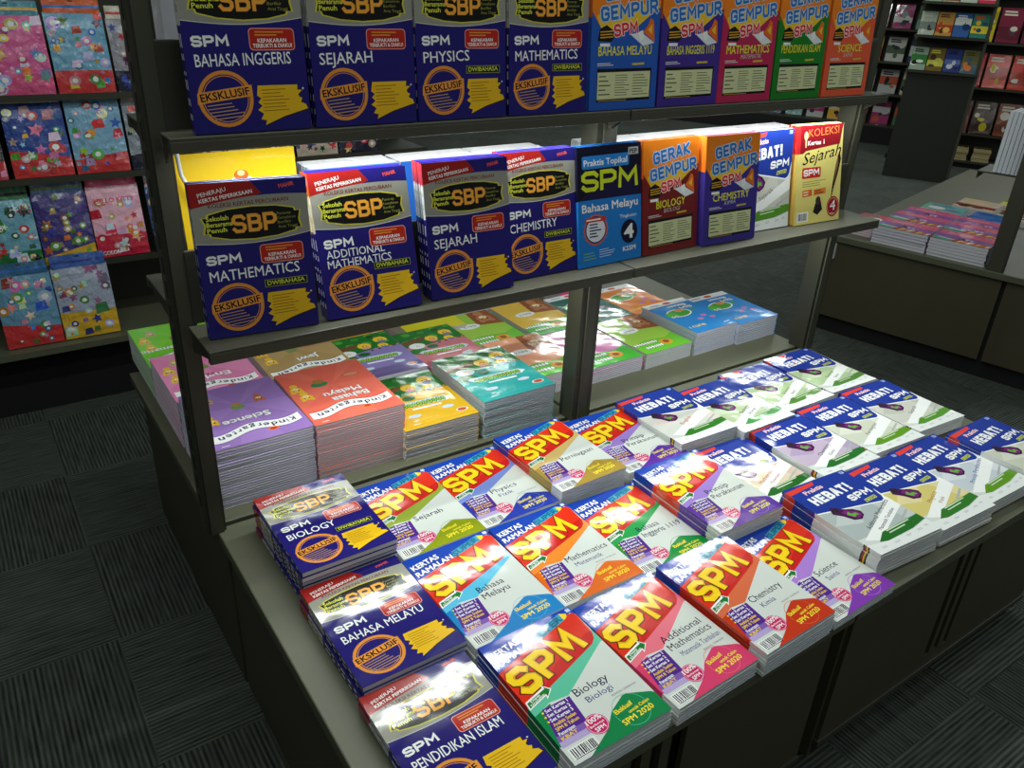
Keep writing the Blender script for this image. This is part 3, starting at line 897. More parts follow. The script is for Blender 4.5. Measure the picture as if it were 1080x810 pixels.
def cv_reptile(col, title, head=(236, 238, 236)):
    """story reader with a white strip and a green reptile"""
    c = Canvas(210, 280, col)
    c.rect(0, 0, 210, 34, head, 1); c.ell(100, 17, 20, 9, (210, 90, 60), 2, 14); c.lines(140, 10, 56, 12, 1, (120, 130, 150), 2)
    c.ell(128, 112, 56, 34, W_, 2, 24); c.ell(128, 112, 50, 29, (70, 160, 50), 3, 22); c.ell(168, 118, 26, 24, (92, 180, 60), 4, 18)
    for s in (0, 1): c.ell(160+s*18, 134, 7, 8, W_, 5, 10); c.ell(160+s*18, 134, 3, 4, K_, 6, 8)
    c.ell(110, 92, 20, 13, (220, 150, 60), 4, 14); c.poly([(76, 112), (40, 96), (60, 122)], (70, 160, 50), 3)
    y = 78
    for k, s_ in enumerate(title):
        c.text(s_, 30+k*10, 72-k*24, 30+k*10+min(150, 15*len(s_)), 70-k*24, 17, W_, 7, 0.03, ((20, 60, 90), 0.03))
    for x, yy in ((60, 170), (40, 196), (96, 190)): c.ell(x, yy, 13, 10, (190, 130, 190), 3, 14)
    c.text('BUKU 1', 120, 226, 196, 226, 15, (250, 226, 90), 3, 0.02)
    c.lines(16, 250, 40, 8, 1, W_, 3)
    return c
def cv_art():
    c = Canvas(265, 205, (150, 104, 180))
    c.poly([(0, 128), (265, 118), (265, 205), (0, 205)], (228, 104, 140), 1)
    c.poly([(0, 0), (265, 0), (265, 52), (0, 62)], (176, 74, 52), 1)
    for k in range(7): c.poly([(110+k*22, 4), (124+k*22, 6), (146+k*20, 50), (126+k*20, 50)], ((236, 196, 80), (226, 120, 40), (240, 232, 210), (206, 90, 40))[k % 4], 2)
    c.poly([(0, 20), (60, 0), (96, 8), (90, 46), (30, 62), (0, 62)], (80, 176, 150), 3)
    c.poly([(20, 44), (100, 34), (104, 46), (24, 58)], (232, 236, 230), 4)
    c.text('A', 108, 66, 140, 68, 44, (26, 20, 28), 3, 0.03)
    c.text('rt', 144, 66, 178, 68, 40, (226, 220, 226), 3, 0.02)
    c.lines(40, 140, 180, 44, 3, (242, 170, 190), 2)
    return c
def cv_plain(col, cols, seed, w=150, h=210):
    rnd = random.Random(seed)
    c = Canvas(w, h, col)
    c.rect(0, h*0.55*rnd.random(), w, h*(0.2+0.25*rnd.random()), cols[0], 1)
    for k in range(4):
        c.ell(w*(0.2+0.6*rnd.random()), h*(0.15+0.5*rnd.random()), w*(0.08+0.16*rnd.random()), h*(0.05+0.1*rnd.random()), cols[(k+1) % len(cols)], 2+k, 14)
    c.lines(w*0.12, h*0.76, w*0.76, h*0.17, 2, cols[-1], 7, 0, 0.6)
    return c

# ------------------------------------------------------------------ titles
FC = {}
def fc(key, col, light, title, sub=()):
    FC[key] = Kind(cv_forecast(col, light, title, sub), 0.21, 0.292, 0.0078, SP_F(col), (200, 206, 214))
fc('sejarah', (138, 150, 28), (150, 170, 60), ('Sejarah',))
fc('physics', (44, 62, 160), (120, 140, 205), ('Physics',), ('Fizik',))
fc('business', (168, 140, 60), (206, 178, 110), ('Perniagaan',))
fc('account', (92, 50, 156), (160, 130, 206), ('Prinsip', 'Perakaunan'))
fc('malay', (28, 128, 196), (90, 190, 224), ('Bahasa', 'Melayu'))
fc('maths', (226, 106, 26), (240, 140, 50), ('Mathematics',), ('Matematik',))
fc('english', (24, 140, 60), (40, 160, 80), ('Bahasa', 'Inggeris 1119'))
fc('biology', (24, 132, 74), (96, 196, 160), ('Biology',), ('Biologi',))
fc('addmath', (222, 66, 110), (238, 120, 136), ('Additional', 'Mathematics'), ('Matematik Tambahan',))
fc('chemistry', (200, 56, 26), (220, 110, 70), ('Chemistry',), ('Kimia',))
fc('science', (132, 62, 176), (176, 130, 214), ('Science',), ('Sains',))
TR = {}
def tr(key, title, dwi=True):
    TR[key] = Kind(cv_trial(title, dwi), 0.21, 0.29, 0.0118, SP_T, (60, 50, 130), bars=True)
tr('biology', ('BIOLOGY',)); tr('malay', ('BAHASA MELAYU',), False); tr('islam', ('PENDIDIKAN ISLAM',), False)
tr('maths', ('MATHEMATICS',)); tr('addmaths', ('ADDITIONAL', 'MATHEMATICS')); tr('history', ('SEJARAH',), False); tr('chemistry', ('CHEMISTRY',))
tr('english', ('BAHASA INGGERIS',), False); tr('physics', ('PHYSICS',))
PR = {}
def pr(key, tint, tint2, title, tcol, green=(58, 128, 44), curl=0.007):
    PR[key] = Kind(cv_practice(tint, tint2, title, tcol, green), 0.215, 0.282, 0.0075, SP_P, (225, 228, 225), curl=curl)
pr('english', (214, 216, 206), (226, 214, 206), ('English',), (190, 60, 60))
pr('biology', (188, 206, 164), (206, 220, 190), ('Biology', 'Biologi'), (50, 60, 50), (60, 140, 60))
pr('science', (182, 206, 158), (206, 222, 186), ('Science', 'Sains'), (80, 110, 70), (90, 140, 60))
pr('maths', (222, 206, 178), (212, 190, 170), ('Mathematics', 'Matematik'), (176, 84, 60), (40, 104, 40))
pr('chemistry', (196, 178, 200), (180, 160, 190), ('Chemistry', 'Kimia'), (40, 40, 50), (40, 112, 44))
pr('business', (206, 210, 190), (220, 222, 206), ('Perniagaan',), (110, 110, 110), (96, 150, 36))
pr('history', (206, 206, 194), (190, 194, 180), ('Sejarah',), (110, 110, 110), (84, 146, 40))
pr('addmaths', (176, 186, 184), (196, 204, 200), ('Additional Mathematics', 'Matematik Tambahan'), (36, 40, 44), (40, 110, 40))
pr('physics', (214, 200, 120), (226, 214, 160), ('Physics', 'Fizik'), (170, 110, 40), (50, 120, 40))
pr('account', (200, 208, 214), (216, 222, 226), ('Prinsip Perakaunan',), (70, 90, 160), (96, 150, 30))

# ------------------------------------------------------------------ front table books
Z0 = T+0.0004
GF = 'white exam papers with red and yellow heads on the front table'
FTAB = [  # key, x, y, angle, copies, what
    ('sejarah', .297, -.368, .008, 4, 'olive cornered Sejarah exam paper in the back row'),
    ('physics', .507, -.366, .006, 4, 'dark blue cornered Physics exam paper in the back row'),
    ('business', .722, -.366, .022, 7, 'tan cornered Perniagaan exam paper in the back row'),
    ('account', .945, -.360, -.030, 4, 'purple cornered Perakaunan exam paper in the back row'),
    ('malay', .289, -.672, .010, 5, 'bright blue cornered Bahasa Melayu exam paper in the middle row'),
    ('maths', .505, -.662, -.018, 4, 'orange cornered Mathematics exam paper in the middle row'),
    ('english', .716, -.670, -.045, 3, 'green cornered Inggeris exam paper in the middle row'),
    ('account', .925, -.686, -.010, 8, 'purple cornered Perakaunan exam paper in the middle row'),
    ('biology', .287, -.970, -.004, 6, 'green cornered Biology exam paper at the front edge'),
    ('addmath', .514, -.974, .024, 5, 'pink cornered Additional Mathematics exam paper at the front edge'),
    ('chemistry', .732, -.980, .022, 7, 'red cornered Chemistry exam paper at the front edge'),
    ('science', .955, -.978, .020, 3, 'violet cornered Science exam paper at the front edge'),
]
for key, x, y, a, n, what in FTAB:
    stack(FC[key], n, flat(x, y, Z0, a), what, GF, 'from top', 'top copy')
GT = 'navy exam papers along the left edge of the front table'
for key, x, y, a, n, what in (('biology', .078, -.358, .005, 7, 'navy Biology exam paper in the tallest pile by left post'),
                              ('malay', .070, -.652, .004, 4, 'navy Bahasa Melayu exam paper in the middle left pile'),
                              ('islam', .060, -.948, .004, 3, 'navy Pendidikan Islam exam paper in the nearest left pile')):
    stack(TR[key], n, flat(x, y, Z0, a), what, GT, 'from top', 'top copy', jit=0.003)
GP = 'white practice papers with navy heads on the front table'
PTAB = [
    ('english', 1.140, -.350, -.030, 6, 'English practice paper with navy head in back row'),
    ('biology', 1.352, -.384, -.010, 5, 'pale green Biology practice paper in back row'),
    ('science', 1.566, -.366, -.005, 5, 'pale green Science practice paper in back row, left of its twin'),
    ('science', 1.788, -.356, -.040, 5, 'pale green Science practice paper at far right of back row'),
    ('maths', 1.138, -.642, -.050, 3, 'cream Mathematics practice paper in middle row'),
    ('chemistry', 1.360, -.648, -.060, 5, 'lilac Chemistry practice paper in middle row'),
    ('business', 1.580, -.645, -.060, 5, 'pale Perniagaan practice paper in middle row'),
    ('history', 1.802, -.638, -.060, 5, 'pale Sejarah practice paper at right of middle row'),
    ('addmaths', 1.166, -.926, -.070, 8, 'grey Additional Mathematics practice paper in front row'),
    ('physics', 1.398, -.940, -.045, 6, 'yellow Physics practice paper in front row'),
    ('account', 1.618, -.936, -.020, 5, 'pale blue Perakaunan practice paper in front row'),
    ('business', 1.838, -.975, .000, 7, 'Perniagaan practice paper at right corner of front row'),
]
for key, x, y, a, n, what in PTAB:
    stack(PR[key], n, flat(x, y, Z0, a), what, GP, 'from top', 'top copy')

# ------------------------------------------------------------------ middle shelf, front side
ZS = ZM+0.0012
def shelf_stack(k, n, x, y, yaw, le, what, group, z=None):
    """leaning copies, front copy last; copies stand one behind another"""
    M = lean(x, y, z or ZS, yaw, le)
    stack(k, n, M @ Matrix.Translation((0, 0, -k.pitch*(n-1)-k.t)), what, group, 'from front', 'front copy', slope=math.tan(le))
GA = {}
def ga(key, col, title, sub=''):
    GA[key] = Kind(cv_assault(col, title, sub), 0.205, 0.29, 0.009, SP_A(col), (210, 120, 60))
ga('biology', (120, 34, 32), 'BIOLOGY', 'BIOLOGI'); ga('chemistry', (62, 50, 140), 'CHEMISTRY', 'KIMIA')
ga('malay', (40, 90, 180), 'BAHASA MELAYU'); ga('english', (66, 46, 140), 'BAHASA INGGERIS 1119'); ga('maths', (186, 40, 84), 'MATHEMATICS', 'MATEMATIK')
ga('islam', (28, 124, 34), 'PENDIDIKAN ISLAM'); ga('science', (232, 92, 56), 'SCIENCE', 'SAINS')
TOPIC = Kind(cv_topic(), 0.21, 0.29, 0.008, [(0, 0.56, (34, 124, 206)), (0.56, 1, (18, 18, 40))], (34, 124, 206))
COLL = Kind(cv_collection(), 0.205, 0.29, 0.008, [(0, 0.72, (206, 170, 84)), (0.72, 1, (196, 40, 44))], (200, 180, 110))
G2 = 'exam books leaning on the middle shelf'
MS = [(TR['maths'], 2, .018, -.130, -.10, .10, 'navy Mathematics exam paper at the left end of middle shelf'),
      (TR['addmaths'], 3, .249, -.150, -.035, .27, 'navy Additional Mathematics exam paper on the middle shelf'),
      (TR['history'], 4, .490, -.148, -.03, .18, 'navy Sejarah exam paper on the middle shelf'),
      (TR['chemistry'], 3, .704, -.122, .0, .17, 'navy Chemistry exam paper on the middle shelf'),
      (TOPIC, 3, .917, -.128, .030, .165, 'black and sky blue workbook marked 4 on middle shelf'),
      (GA['biology'], 3, 1.131, -.124, .035, .155, 'maroon and orange Biology workbook on the middle shelf'),
      (GA['chemistry'], 3, 1.345, -.132, -.03, .15, 'violet and orange Chemistry workbook on the middle shelf'),
      (PR['history'], 2, 1.532, -.088, -.02, .13, 'navy headed Sejarah practice paper between Chemistry and yellow workbooks'),
      (COLL, 4, 1.762, -.112, -.045, .20, 'yellow Sejarah book with quill at right of middle shelf')]
for k, n, x, y, yaw, le, what in MS: shelf_stack(k, n, x, y, yaw, le, what, G2)
# ---- upper shelf
G3 = 'exam books leaning on the upper shelf'
US = [(TR['english'], 2, .036, 'navy Bahasa Inggeris exam paper at left end of upper shelf'), (TR['history'], 2, .258, 'navy Sejarah exam paper on upper shelf'),
      (TR['physics'], 2, .474, 'navy Physics exam paper on upper shelf'), (TR['maths'], 2, .694, 'navy Mathematics exam paper on upper shelf'),
      (GA['malay'], 2, .915, 'blue and orange Bahasa Melayu workbook on upper shelf'), (GA['english'], 2, 1.128, 'violet and orange Bahasa Inggeris workbook on upper shelf'),
      (GA['maths'], 2, 1.335, 'crimson Mathematics workbook on upper shelf'), (GA['islam'], 2, 1.548, 'green Pendidikan Islam workbook on upper shelf'),
      (GA['science'], 2, 1.765, 'orange red Science workbook at right end of upper shelf')]
for k, n, x, what in US: shelf_stack(k, n, x+.012, -.100, 0.0, .08, what, G3, ZT+0.0012)

# ------------------------------------------------------------------ rear shelves: books seen from behind
BK = {}
def backer(key, back, front=(240, 240, 240), t=0.011, w=0.205, h=0.268):
    BK[key] = Kind(cv_plain(front, [back, (240, 200, 60), (200, 80, 60)], len(BK)+3, 205, 285), w, h, t, None, back)
backer('cyan', (60, 150, 214)); backer('blue', (40, 96, 180)); backer('teal', (40, 150, 150)); backer('sky', (130, 190, 220))
backer('yellow', (232, 196, 60)); backer('orange', (226, 120, 50)); backer('purple', (90, 50, 140)); backer('green', (90, 160, 60)); backer('white', (225, 228, 228))
G4 = 'books facing away on the rear middle shelf'
def rear_stack(k, n, x1, y, what, le=0.16, z=None, h=None):
    """standing copies that face the far side; the one nearest the camera shows its back cover"""
    M = lean(x1, y, (z or ZM-0.0085), PI, le)
    stack(k, n, M @ Matrix.Translation((0, 0, -k.pitch*(n-1)-k.t)), what, G4, 'from far side', 'farthest copy', name='workbook', slope=math.tan(le))
RS = [('cyan', 7, .52, 'cyan backed workbook behind the navy Additional Mathematics papers'), ('blue', 7, .735, 'blue backed workbook behind the navy Sejarah papers'),
      ('teal', 8, .945, 'teal backed workbook behind the navy Chemistry papers'), ('sky', 7, 1.29, 'sky blue backed workbook behind the maroon Biology workbooks'),
      ('yellow', 8, 1.50, 'yellow backed workbook behind the violet Chemistry workbooks'), ('orange', 8, 1.71, 'orange backed workbook behind the navy headed practice paper'),
      ('purple', 7, 1.92, 'purple backed workbook behind the yellow Sejarah books')]
for key, n, x1, what in RS:
    rear_stack(BK[key], n, x1, .195, what)
# yellow folder that faces the camera
c = Canvas(246, 310, (244, 206, 40))
c.poly([(0, 0), (0, 40), (246, 60), (246, 0)], (236, 176, 30), 1)
n = 30
c.poly([(60+130*k/n, 232+(14+7*abs(math.sin(k*0.9)))*math.sin(PI*k/n)) for k in range(n+1)]+[(190, 226), (60, 226)], W_, 2)
c.ell(128, 262, 15, 11, (214, 120, 50), 3, 16); c.ell(128, 266, 8, 6, (250, 220, 160), 4, 12)
c.ell(128, 250, 24, 12, W_, 2, 18)
c.lines(96, 238, 62, 7, 1, (60, 90, 160), 3)
YF = Kind(c, 0.246, 0.312, 0.006, None, (244, 206, 40))
book(YF, lean(.046, .068, ZM-0.0085, 0.02, .10), 'tall bright yellow folder standing behind the navy Mathematics papers at left', None, 'folder', 'folder')
# books on the rear upper shelf by the left post
for key, x, what in (('white', .085, 'white spined book on the upper rear shelf by left post'), ('blue', .10, 'blue book on the upper rear shelf by left post')):
    M = Matrix.Translation((x if key == 'blue' else x-0.03, .0655, ZT-0.0085+0.0)) @ Matrix(((0, 0, 1, 0), (1, 0, 0, 0), (0, 1, 0, 0), (0, 0, 0, 1)))
    kk = Kind(cv_plain((230, 232, 235) if key == 'white' else (40, 110, 190), [(200, 205, 215), (90, 140, 200)], 5, 160, 285), 0.16, 0.285, 0.024, None, (225, 228, 232) if key == 'white' else (40, 110, 190))
    book(kk, M, what, None, 'workbook')

# ------------------------------------------------------------------ rear platform: kindergarten books (they face the far side)
def rear_flat(x0, y0, z, w, h, a=0.0):
    return Matrix.Translation((x0+w, y0+h, z)) @ Matrix.Rotation(PI+a, 4, 'Z')
KG = {}
def kg(key, cv, w=0.238, h=0.308, t=0.0064, pages=None, back=(200, 200, 206)):
    KG[key] = Kind(cv, w, h, t, None, back, pages or PAPER_GREY, c=0.00022)
kg('science', cv_kinder((160, 124, 196), (184, 150, 214), (120, 84, 160), ('Science',)))
kg('malay', cv_kinder((240, 112, 92), (248, 140, 116), (190, 60, 50), ('Bahasa', 'Melayu'), False), back=(206, 170, 166))
kg('pink', cv_kinder((226, 130, 176), (240, 166, 200), (190, 70, 130), ('English',)))
kg('green', cv_kinder((120, 206, 40), (150, 222, 80), (60, 140, 30), ('Mathematics',)))
kg('brown', cv_kinder((176, 146, 94), (200, 172, 120), (120, 90, 50), ('Jawi',)))
kg('yellow', cv_garden((238, 190, 30)), w=0.222, h=0.30)
kg('lilac', cv_garden((142, 128, 190)), w=0.222, h=0.30)
kg('teal', cv_garden((48, 176, 172)), w=0.24, h=0.30)
kg('amber', cv_garden((226, 166, 50), (60, 110, 50)), w=0.222, h=0.30)
kg('rose', cv_garden((206, 120, 130)), w=0.222, h=0.30)
kg('lime', cv_animal((226, 218, 40)), w=0.215, h=0.29)
kg('skyblue', cv_animal((136, 176, 214), (120, 150, 190), (104, 190, 60), 1), w=0.215, h=0.29)
kg('orange', cv_animal((236, 140, 36), strip=1), w=0.215, h=0.29)
kg('peach', cv_animal((236, 160, 120), strip=1, green=(90, 190, 40)), w=0.215, h=0.29)
kg('tealanimal', cv_animal((30, 140, 120), (60, 160, 120), (104, 190, 60), 1), w=0.215, h=0.29)
kg('pinkanimal', cv_animal((222, 130, 186), strip=1, green=(70, 180, 50)), w=0.215, h=0.29)
kg('limeanimal', cv_animal((160, 206, 70), strip=1, green=(110, 196, 50)), w=0.215, h=0.29)
kg('golden', cv_animal((232, 190, 70), strip=1, green=(80, 180, 60)), w=0.215, h=0.29)
kg('blue', cv_reptile((46, 140, 214), ('Siri', 'Bacaan')), w=0.21, h=0.275, t=0.0075)
kg('darkgreen', cv_reptile((16, 100, 84), ('Kenali', 'Alam')), w=0.21, h=0.275, t=0.0075)
kg('reader', cv_reptile((226, 130, 40), ('Cerita',)), w=0.21, h=0.275, t=0.0075)
kg('magenta', cv_reptile((214, 60, 130), ('Cerita',)), w=0.21, h=0.275, t=0.0075)
G5 = 'kindergarten workbooks piled on the rear platform'
KTAB = [  # key, x, y, angle, copies, what
    ('science', .030, .050, .01, 24, 'lilac kindergarten Science workbook in tall pile behind left post'),
    ('pink', .030, .372, .0, 20, 'pink kindergarten workbook behind the lilac Science pile'),
    ('green', .030, .688, .0, 15, 'lime green kindergarten workbook at back left corner of platform'),
    ('malay', .278, .042, -.012, 24, 'coral kindergarten Bahasa Melayu workbook in tall pile'),
    ('brown', .285, .360, .0, 20, 'tan kindergarten workbook behind the coral pile'),
    ('yellow', .512, .020, -.02, 13, 'yellow garden workbook beside the coral pile'),
    ('lilac', .520, .330, -.01, 14, 'violet garden workbook behind the yellow garden pile'),
    ('amber', .545, .640, .0, 10, 'amber garden workbook behind the violet garden pile'),
    ('teal', .745, .014, -.01, 17, 'teal garden workbook left of the middle post'),
    ('rose', .755, .325, .0, 11, 'rose garden workbook behind the teal garden pile'),
    ('lime', .845, .620, -.03, 9, 'yellow animal workbook behind the rose garden pile'),
    ('peach', 1.000, .140, -.02, 10, 'peach animal workbook by the middle post'),
    ('limeanimal', .985, .440, -.0, 7, 'pale green animal workbook behind the peach animal pile'),
    ('orange', 1.085, .740, -.03, 8, 'orange animal workbook at back behind the middle post'),
    ('pinkanimal', 1.225, .130, .0, 8, 'pink animal workbook right of the middle post'),
    ('golden', 1.215, .430, .0, 8, 'golden animal workbook behind the pink animal pile'),
    ('limeanimal', 1.448, .130, .015, 8, 'green animal workbook left of the blue readers'),
    ('darkgreen', 1.440, .425, .03, 7, 'dark green story reader behind the green animal pile'),
    ('magenta', 1.545, .710, .0, 6, 'magenta story reader at the back of the right platform'),
    ('reader', 1.660, .425, .03, 6, 'orange story reader behind the blue readers'),
    ('blue', 1.672, .128, .02, 11, 'blue story reader in taller pile right of green animal pile'),
    ('blue', 1.884, .118, .008, 10, 'blue story reader in the rightmost pile of rear platform'),
]
for key, x, y, a, n, what in KTAB:
    k = KG[key]
    stack(k, n, rear_flat(x, y, Z0, k.w, k.h, a), what, G5, 'from top', 'top copy', name='kindergarten_workbook', jit=0.0005)

# ------------------------------------------------------------------ wall unit with packets at the back left
LY = 1.78
t = thing('wall_shelf_unit', 'dark grey wall shelf unit with sloping tiers of children packets at back left', 'shelf unit', (-1.0, LY, 0))
LW = 2.6
m = MB(); m.box(0, 0.40, 0.0, LW, 0.42, 2.2, STEEL_D); m.obj('back_board', t)
m = MB(); m.box(0, 0.06, 0, LW, 0.08, 0.25, BLACK); m.obj('kick_plate', t)
m = MB(); m.box(0, -0.03, 0.27, LW, 0.40, 0.295, DECK); m.obj('bottom_shelf', t)
TIER = [(0.298, 0.02), (0.585, 0.10), (0.915, 0.13), (1.205, 0.16)]
for z, y in TIER[1:]:
    m = MB(); m.box(0, y-0.02, z-0.02, LW, 0.40, z-0.004, STEEL_D); m.box(0, y-0.024, z-0.02, LW, y-0.02, z+0.004, STEEL_D); m.obj('tier_shelf', t)
def packet(name, x, tier, w, h, seed, base, cols, head, label, yaw=0.0, word=None, group='children packets on the wall unit', dy=0.0):
    z, y = TIER[tier]
    w, h = w*1.03, min(h*1.08, 0.31 if tier == 2 else 0.33)
    rnd = random.Random(seed)
    c = Canvas(200, 280, base)
    c.poly([(0, 0), (200, 0), (200, 60+40*rnd.random()), (0, 90*rnd.random()+20)], cols[0], 1)
    for k in range(34):
        cx, cy, r = 14+172*rnd.random(), 14+(206 if word else 250)*rnd.random(), 9+19*rnd.random()*(1-k/60)
        col = cols[rnd.randrange(len(cols))]
        col = tuple(max(0, min(255, int(v*rnd.uniform(.7, 1.15)))) for v in col)
        q = k % 3
        if q == 0: c.ell(cx, cy, r, r*0.9, col, 2+k % 4, 16); c.ell(cx, cy, r*0.5, r*0.45, W_, 6, 12)
        elif q == 1: c.star(cx, cy, r*1.1, r*0.5, 5, col, 2+k % 4, rnd.random())
        else: c.poly([(cx-r, cy-r*0.7), (cx+r, cy-r*0.5), (cx+r*0.7, cy+r), (cx-r*0.8, cy+r*0.8)], col, 2+k % 4)
    if word:
        for s_, x0, y0, x1, cap, cc in word: c.text(s_, x0, y0, x1, y0+1, cap, cc, 8, 0.03)
    mbx = MB()
    nx, ny = 8, 10
    def puff(u, v): return 0.012*(max(0, math.sin(PI*u))**0.6)*(max(0, math.sin(PI*v))**0.5)
    mbx.box(0, 0, 0, w, h*0.86, 0.004, P(base, 'film'))
    canvas_into(c, mbx, 0.0042, w, h*0.86, 'film')
    me = mbx.mesh('bag')
    def fn(p):
        u, v = min(1, max(0, p.x/w)), min(1, max(0, p.y/(h*0.86)))
        return Vector((p.x, p.y, p.z+(puff(u, v) if p.z > 0.002 else 0)))
    deform(me, fn, [w*k/nx for k in range(1, nx)], [h*0.86*k/ny for k in range(1, ny)])
    o = bpy.data.objects.new(name, None); COL.objects.link(o)
    o.empty_display_size = 0.05
    o.matrix_world = lean(x, LY+y+dy, z+0.001, yaw, .20)
    tag(o, label, 'packet', group)
    link('bag', me, o)
    hb = MB()
    hb.box(w*0.02, h*0.85, 0.0005, w*0.98, h, 0.0075, P(head, 'film'))
    hb.box(w*0.02, h*0.90, 0.0075, w*0.98, h*0.93, 0.0078, P(cols[1], 'film'))
    hb.box(w*0.46, h*0.965, 0.0075, w*0.54, h*0.98, 0.0079, BLACK)
    hb.obj('header_card', o)
RB = [(214, 60, 60), (60, 120, 200), (240, 200, 60), (90, 170, 80), (240, 150, 190), (240, 240, 240)]
PK = [(226, 90, 140), (250, 200, 90), (150, 110, 190), (110, 190, 210), (250, 230, 240)]
DK = [(36, 36, 60), (200, 60, 60), (60, 90, 160), (230, 190, 130), (120, 60, 110)]
packet('activity_packet', -.285, 0, .190, .30, 1, (110, 160, 190), RB, (60, 110, 150), 'light blue children packet with orange corner on the lowest tier, left')
packet('activity_packet', -.085, 0, .195, .32, 2, (170, 180, 200), [(226, 180, 50), (60, 80, 160), (240, 240, 245), (90, 130, 80), (150, 100, 160)], (70, 110, 190), 'silvery blue topped packet alone at right of the lowest tier')
packet('activity_packet', -.290, 1, .190, .28, 3, (110, 170, 190), [(40, 120, 60), (30, 30, 36), (230, 190, 150), (200, 50, 50), (240, 240, 240)], (70, 130, 90), 'green edged packet on the second tier, left')
packet('activity_packet', -.090, 1, .180, .29, 4, (70, 60, 130), [(226, 180, 50), (120, 150, 60), (170, 100, 60), (200, 170, 120), (90, 80, 150)], (90, 120, 170), 'dark violet packet with yellow corner left of the pink one')
packet('activity_packet', .100, 1, .185, .30, 5, (246, 186, 206), [(214, 40, 70), (236, 60, 100), (250, 240, 244), (240, 160, 60), (250, 210, 224)], (226, 60, 110), 'pink colouring packet with red banner on the second tier', 0, [('HELLO KITTY', 22, 214, 178, 17, (214, 30, 60)), ('COLOR', 16, 10, 84, 15, W_)])
packet('activity_packet', .315, 1, .150, .28, 6, (60, 80, 130), DK, (180, 190, 200), 'navy packet beside the pink colouring packet, partly behind the post')
packet('activity_packet', -.300, 2, .150, .28, 7, (60, 50, 60), [(200, 60, 60), (230, 180, 60), (60, 60, 80), (220, 200, 180)], (200, 90, 60), 'dark packet at left end of the third tier')
packet('activity_packet', -.125, 2, .195, .29, 8, (50, 80, 160), RB, (240, 230, 220), 'deep blue packet with white head card on the third tier')
packet('activity_packet', .085, 2, .185, .29, 9, (130, 180, 210), RB, (90, 160, 190), 'sky blue packet with red foot on the third tier')
packet('activity_packet', .285, 2, .160, .28, 10, (150, 160, 170), DK, (206, 200, 180), 'grey packet on the third tier beside the left post')
packet('activity_packet', -.130, 3, .195, .29, 11, (230, 100, 160), PK, (70, 150, 170), 'magenta packet with yellow sun on the upper tier')
packet('activity_packet', .080, 3, .190, .30, 12, (120, 180, 210), RB, (226, 100, 40), 'blue packet with orange head card on the upper tier')
packet('activity_packet', .285, 3, .160, .28, 13, (160, 160, 170), DK, (220, 216, 196), 'silver packet with cream head card beside the left post')
packet('activity_packet', -.330, 3, .190, .28, 14, (220, 90, 150), PK, (80, 150, 170), 'pink packet at left end of the upper tier')
for i, (x, tier) in enumerate(((.56, 2), (.76, 2), (.96, 2), (1.16, 2), (.56, 1), (.76, 1))):
    packet('activity_packet', x, tier, .185, .28, 20+i, ((40, 40, 60), (70, 50, 80), (40, 60, 90), (90, 50, 60), (60, 60, 70), (50, 50, 90))[i], DK if i % 2 else [(206, 190, 170)]+DK, (60, 60, 80),
           'dark packet seen through the shelf gap, %s along the wall unit tier %s' % (ORD[i], ('two', 'three')[tier-1]))

# ------------------------------------------------------------------ second gondola at right, turned a little
O2 = Vector((3.43, 0.855, 0)); RZ = math.atan2(-0.971, 0.238)
LM = Matrix.Translation(O2) @ Matrix.Rotation(RZ, 4, 'Z')     # local x along its length, local y to the far side
LL = 1.75
def local(o, parent=None):
    return o
t = thing('gondola_base', 'long low grey gondola with pale deck under the art books at right', 'display gondola', O2, RZ)
for x0, x1 in ((0, 0.84), (0.86, LL)):
    m = MB(); m.box(x0, 0.012, 0.09, x1, 0.024, T-0.02, PANEL); m.obj('front_panel', t)
m = MB(); m.box(0, -0.002, T-0.02, LL, 2.6, T+0.012, DECK); bevel(m.obj('deck', t), 0.003)
m = MB(); m.box(0.0, 0.03, 0.0, LL, 0.05, T-0.02, BLACK); m.obj('kick_plate', t)
m = MB(); m.box(0.0, 0.05, 0.0, 0.012, 2.58, T-0.02, PANEL); m.obj('end_panel', t)
m = MB(); m.box(0.0, -0.008, 0.41, 0.05, 0.012, T-0.03, WHITE_P); m.obj('price_tag', t)
t2 = thing('upright_post', 'grey steel post of the right gondola near the image edge', 'post', LM @ Vector((0.79, 0.045, T+0.0125)), RZ)
m = MB(); m.box(-0.032, -0.04, 0, 0.032, 0.04, 1.5, STEEL); m.obj('post_channel', t2)
t3 = thing('display_shelf', 'small grey shelf on the right gondola post carrying a stack of white books', 'shelf', LM @ Vector((0.58, 0.0, 0.955)), RZ)
m = MB(); m.box(0, 0.09, -0.006, 0.9, 0.32, 0, STEEL); m.box(0, 0.30, -0.028, 0.9, 0.32, -0.006, STEEL); m.obj('shelf_board', t3)
m = MB(); m.prism([(0.09, -0.006), (0.30, -0.006), (0.30, -0.02), (0.09, -0.035)], 0.002, 0.006, STEEL_D); m.obj('bracket', t3)
ART = Kind(cv_art(), 0.265, 0.205, 0.0145, None, (200, 190, 200))
GO = 'art textbooks piled on the right gondola'
rows = [(.20, .035, 6, 'Art textbook in the left front pile of the right gondola'), (.475, .035, 6, 'Art textbook in the right front pile of the right gondola'),
        (.19, .252, 6, 'Art textbook in the left pile, second row of right gondola'), (.465, .252, 6, 'Art textbook in the right pile, second row of right gondola'),
        (.18, .470, 5, 'Art textbook in the left pile, third row of right gondola'), (.455, .470, 5, 'Art textbook in the right pile, third row of right gondola'),
        (.93, .05, 5, 'Art textbook right of the gondola post at the image edge')]
ZD = T+0.0125
for x, y, n, what in rows:
    stack(ART, n, LM @ flat(x, y, ZD, 0.0), what, GO, 'from top', 'top copy', name='textbook', jit=0.002)
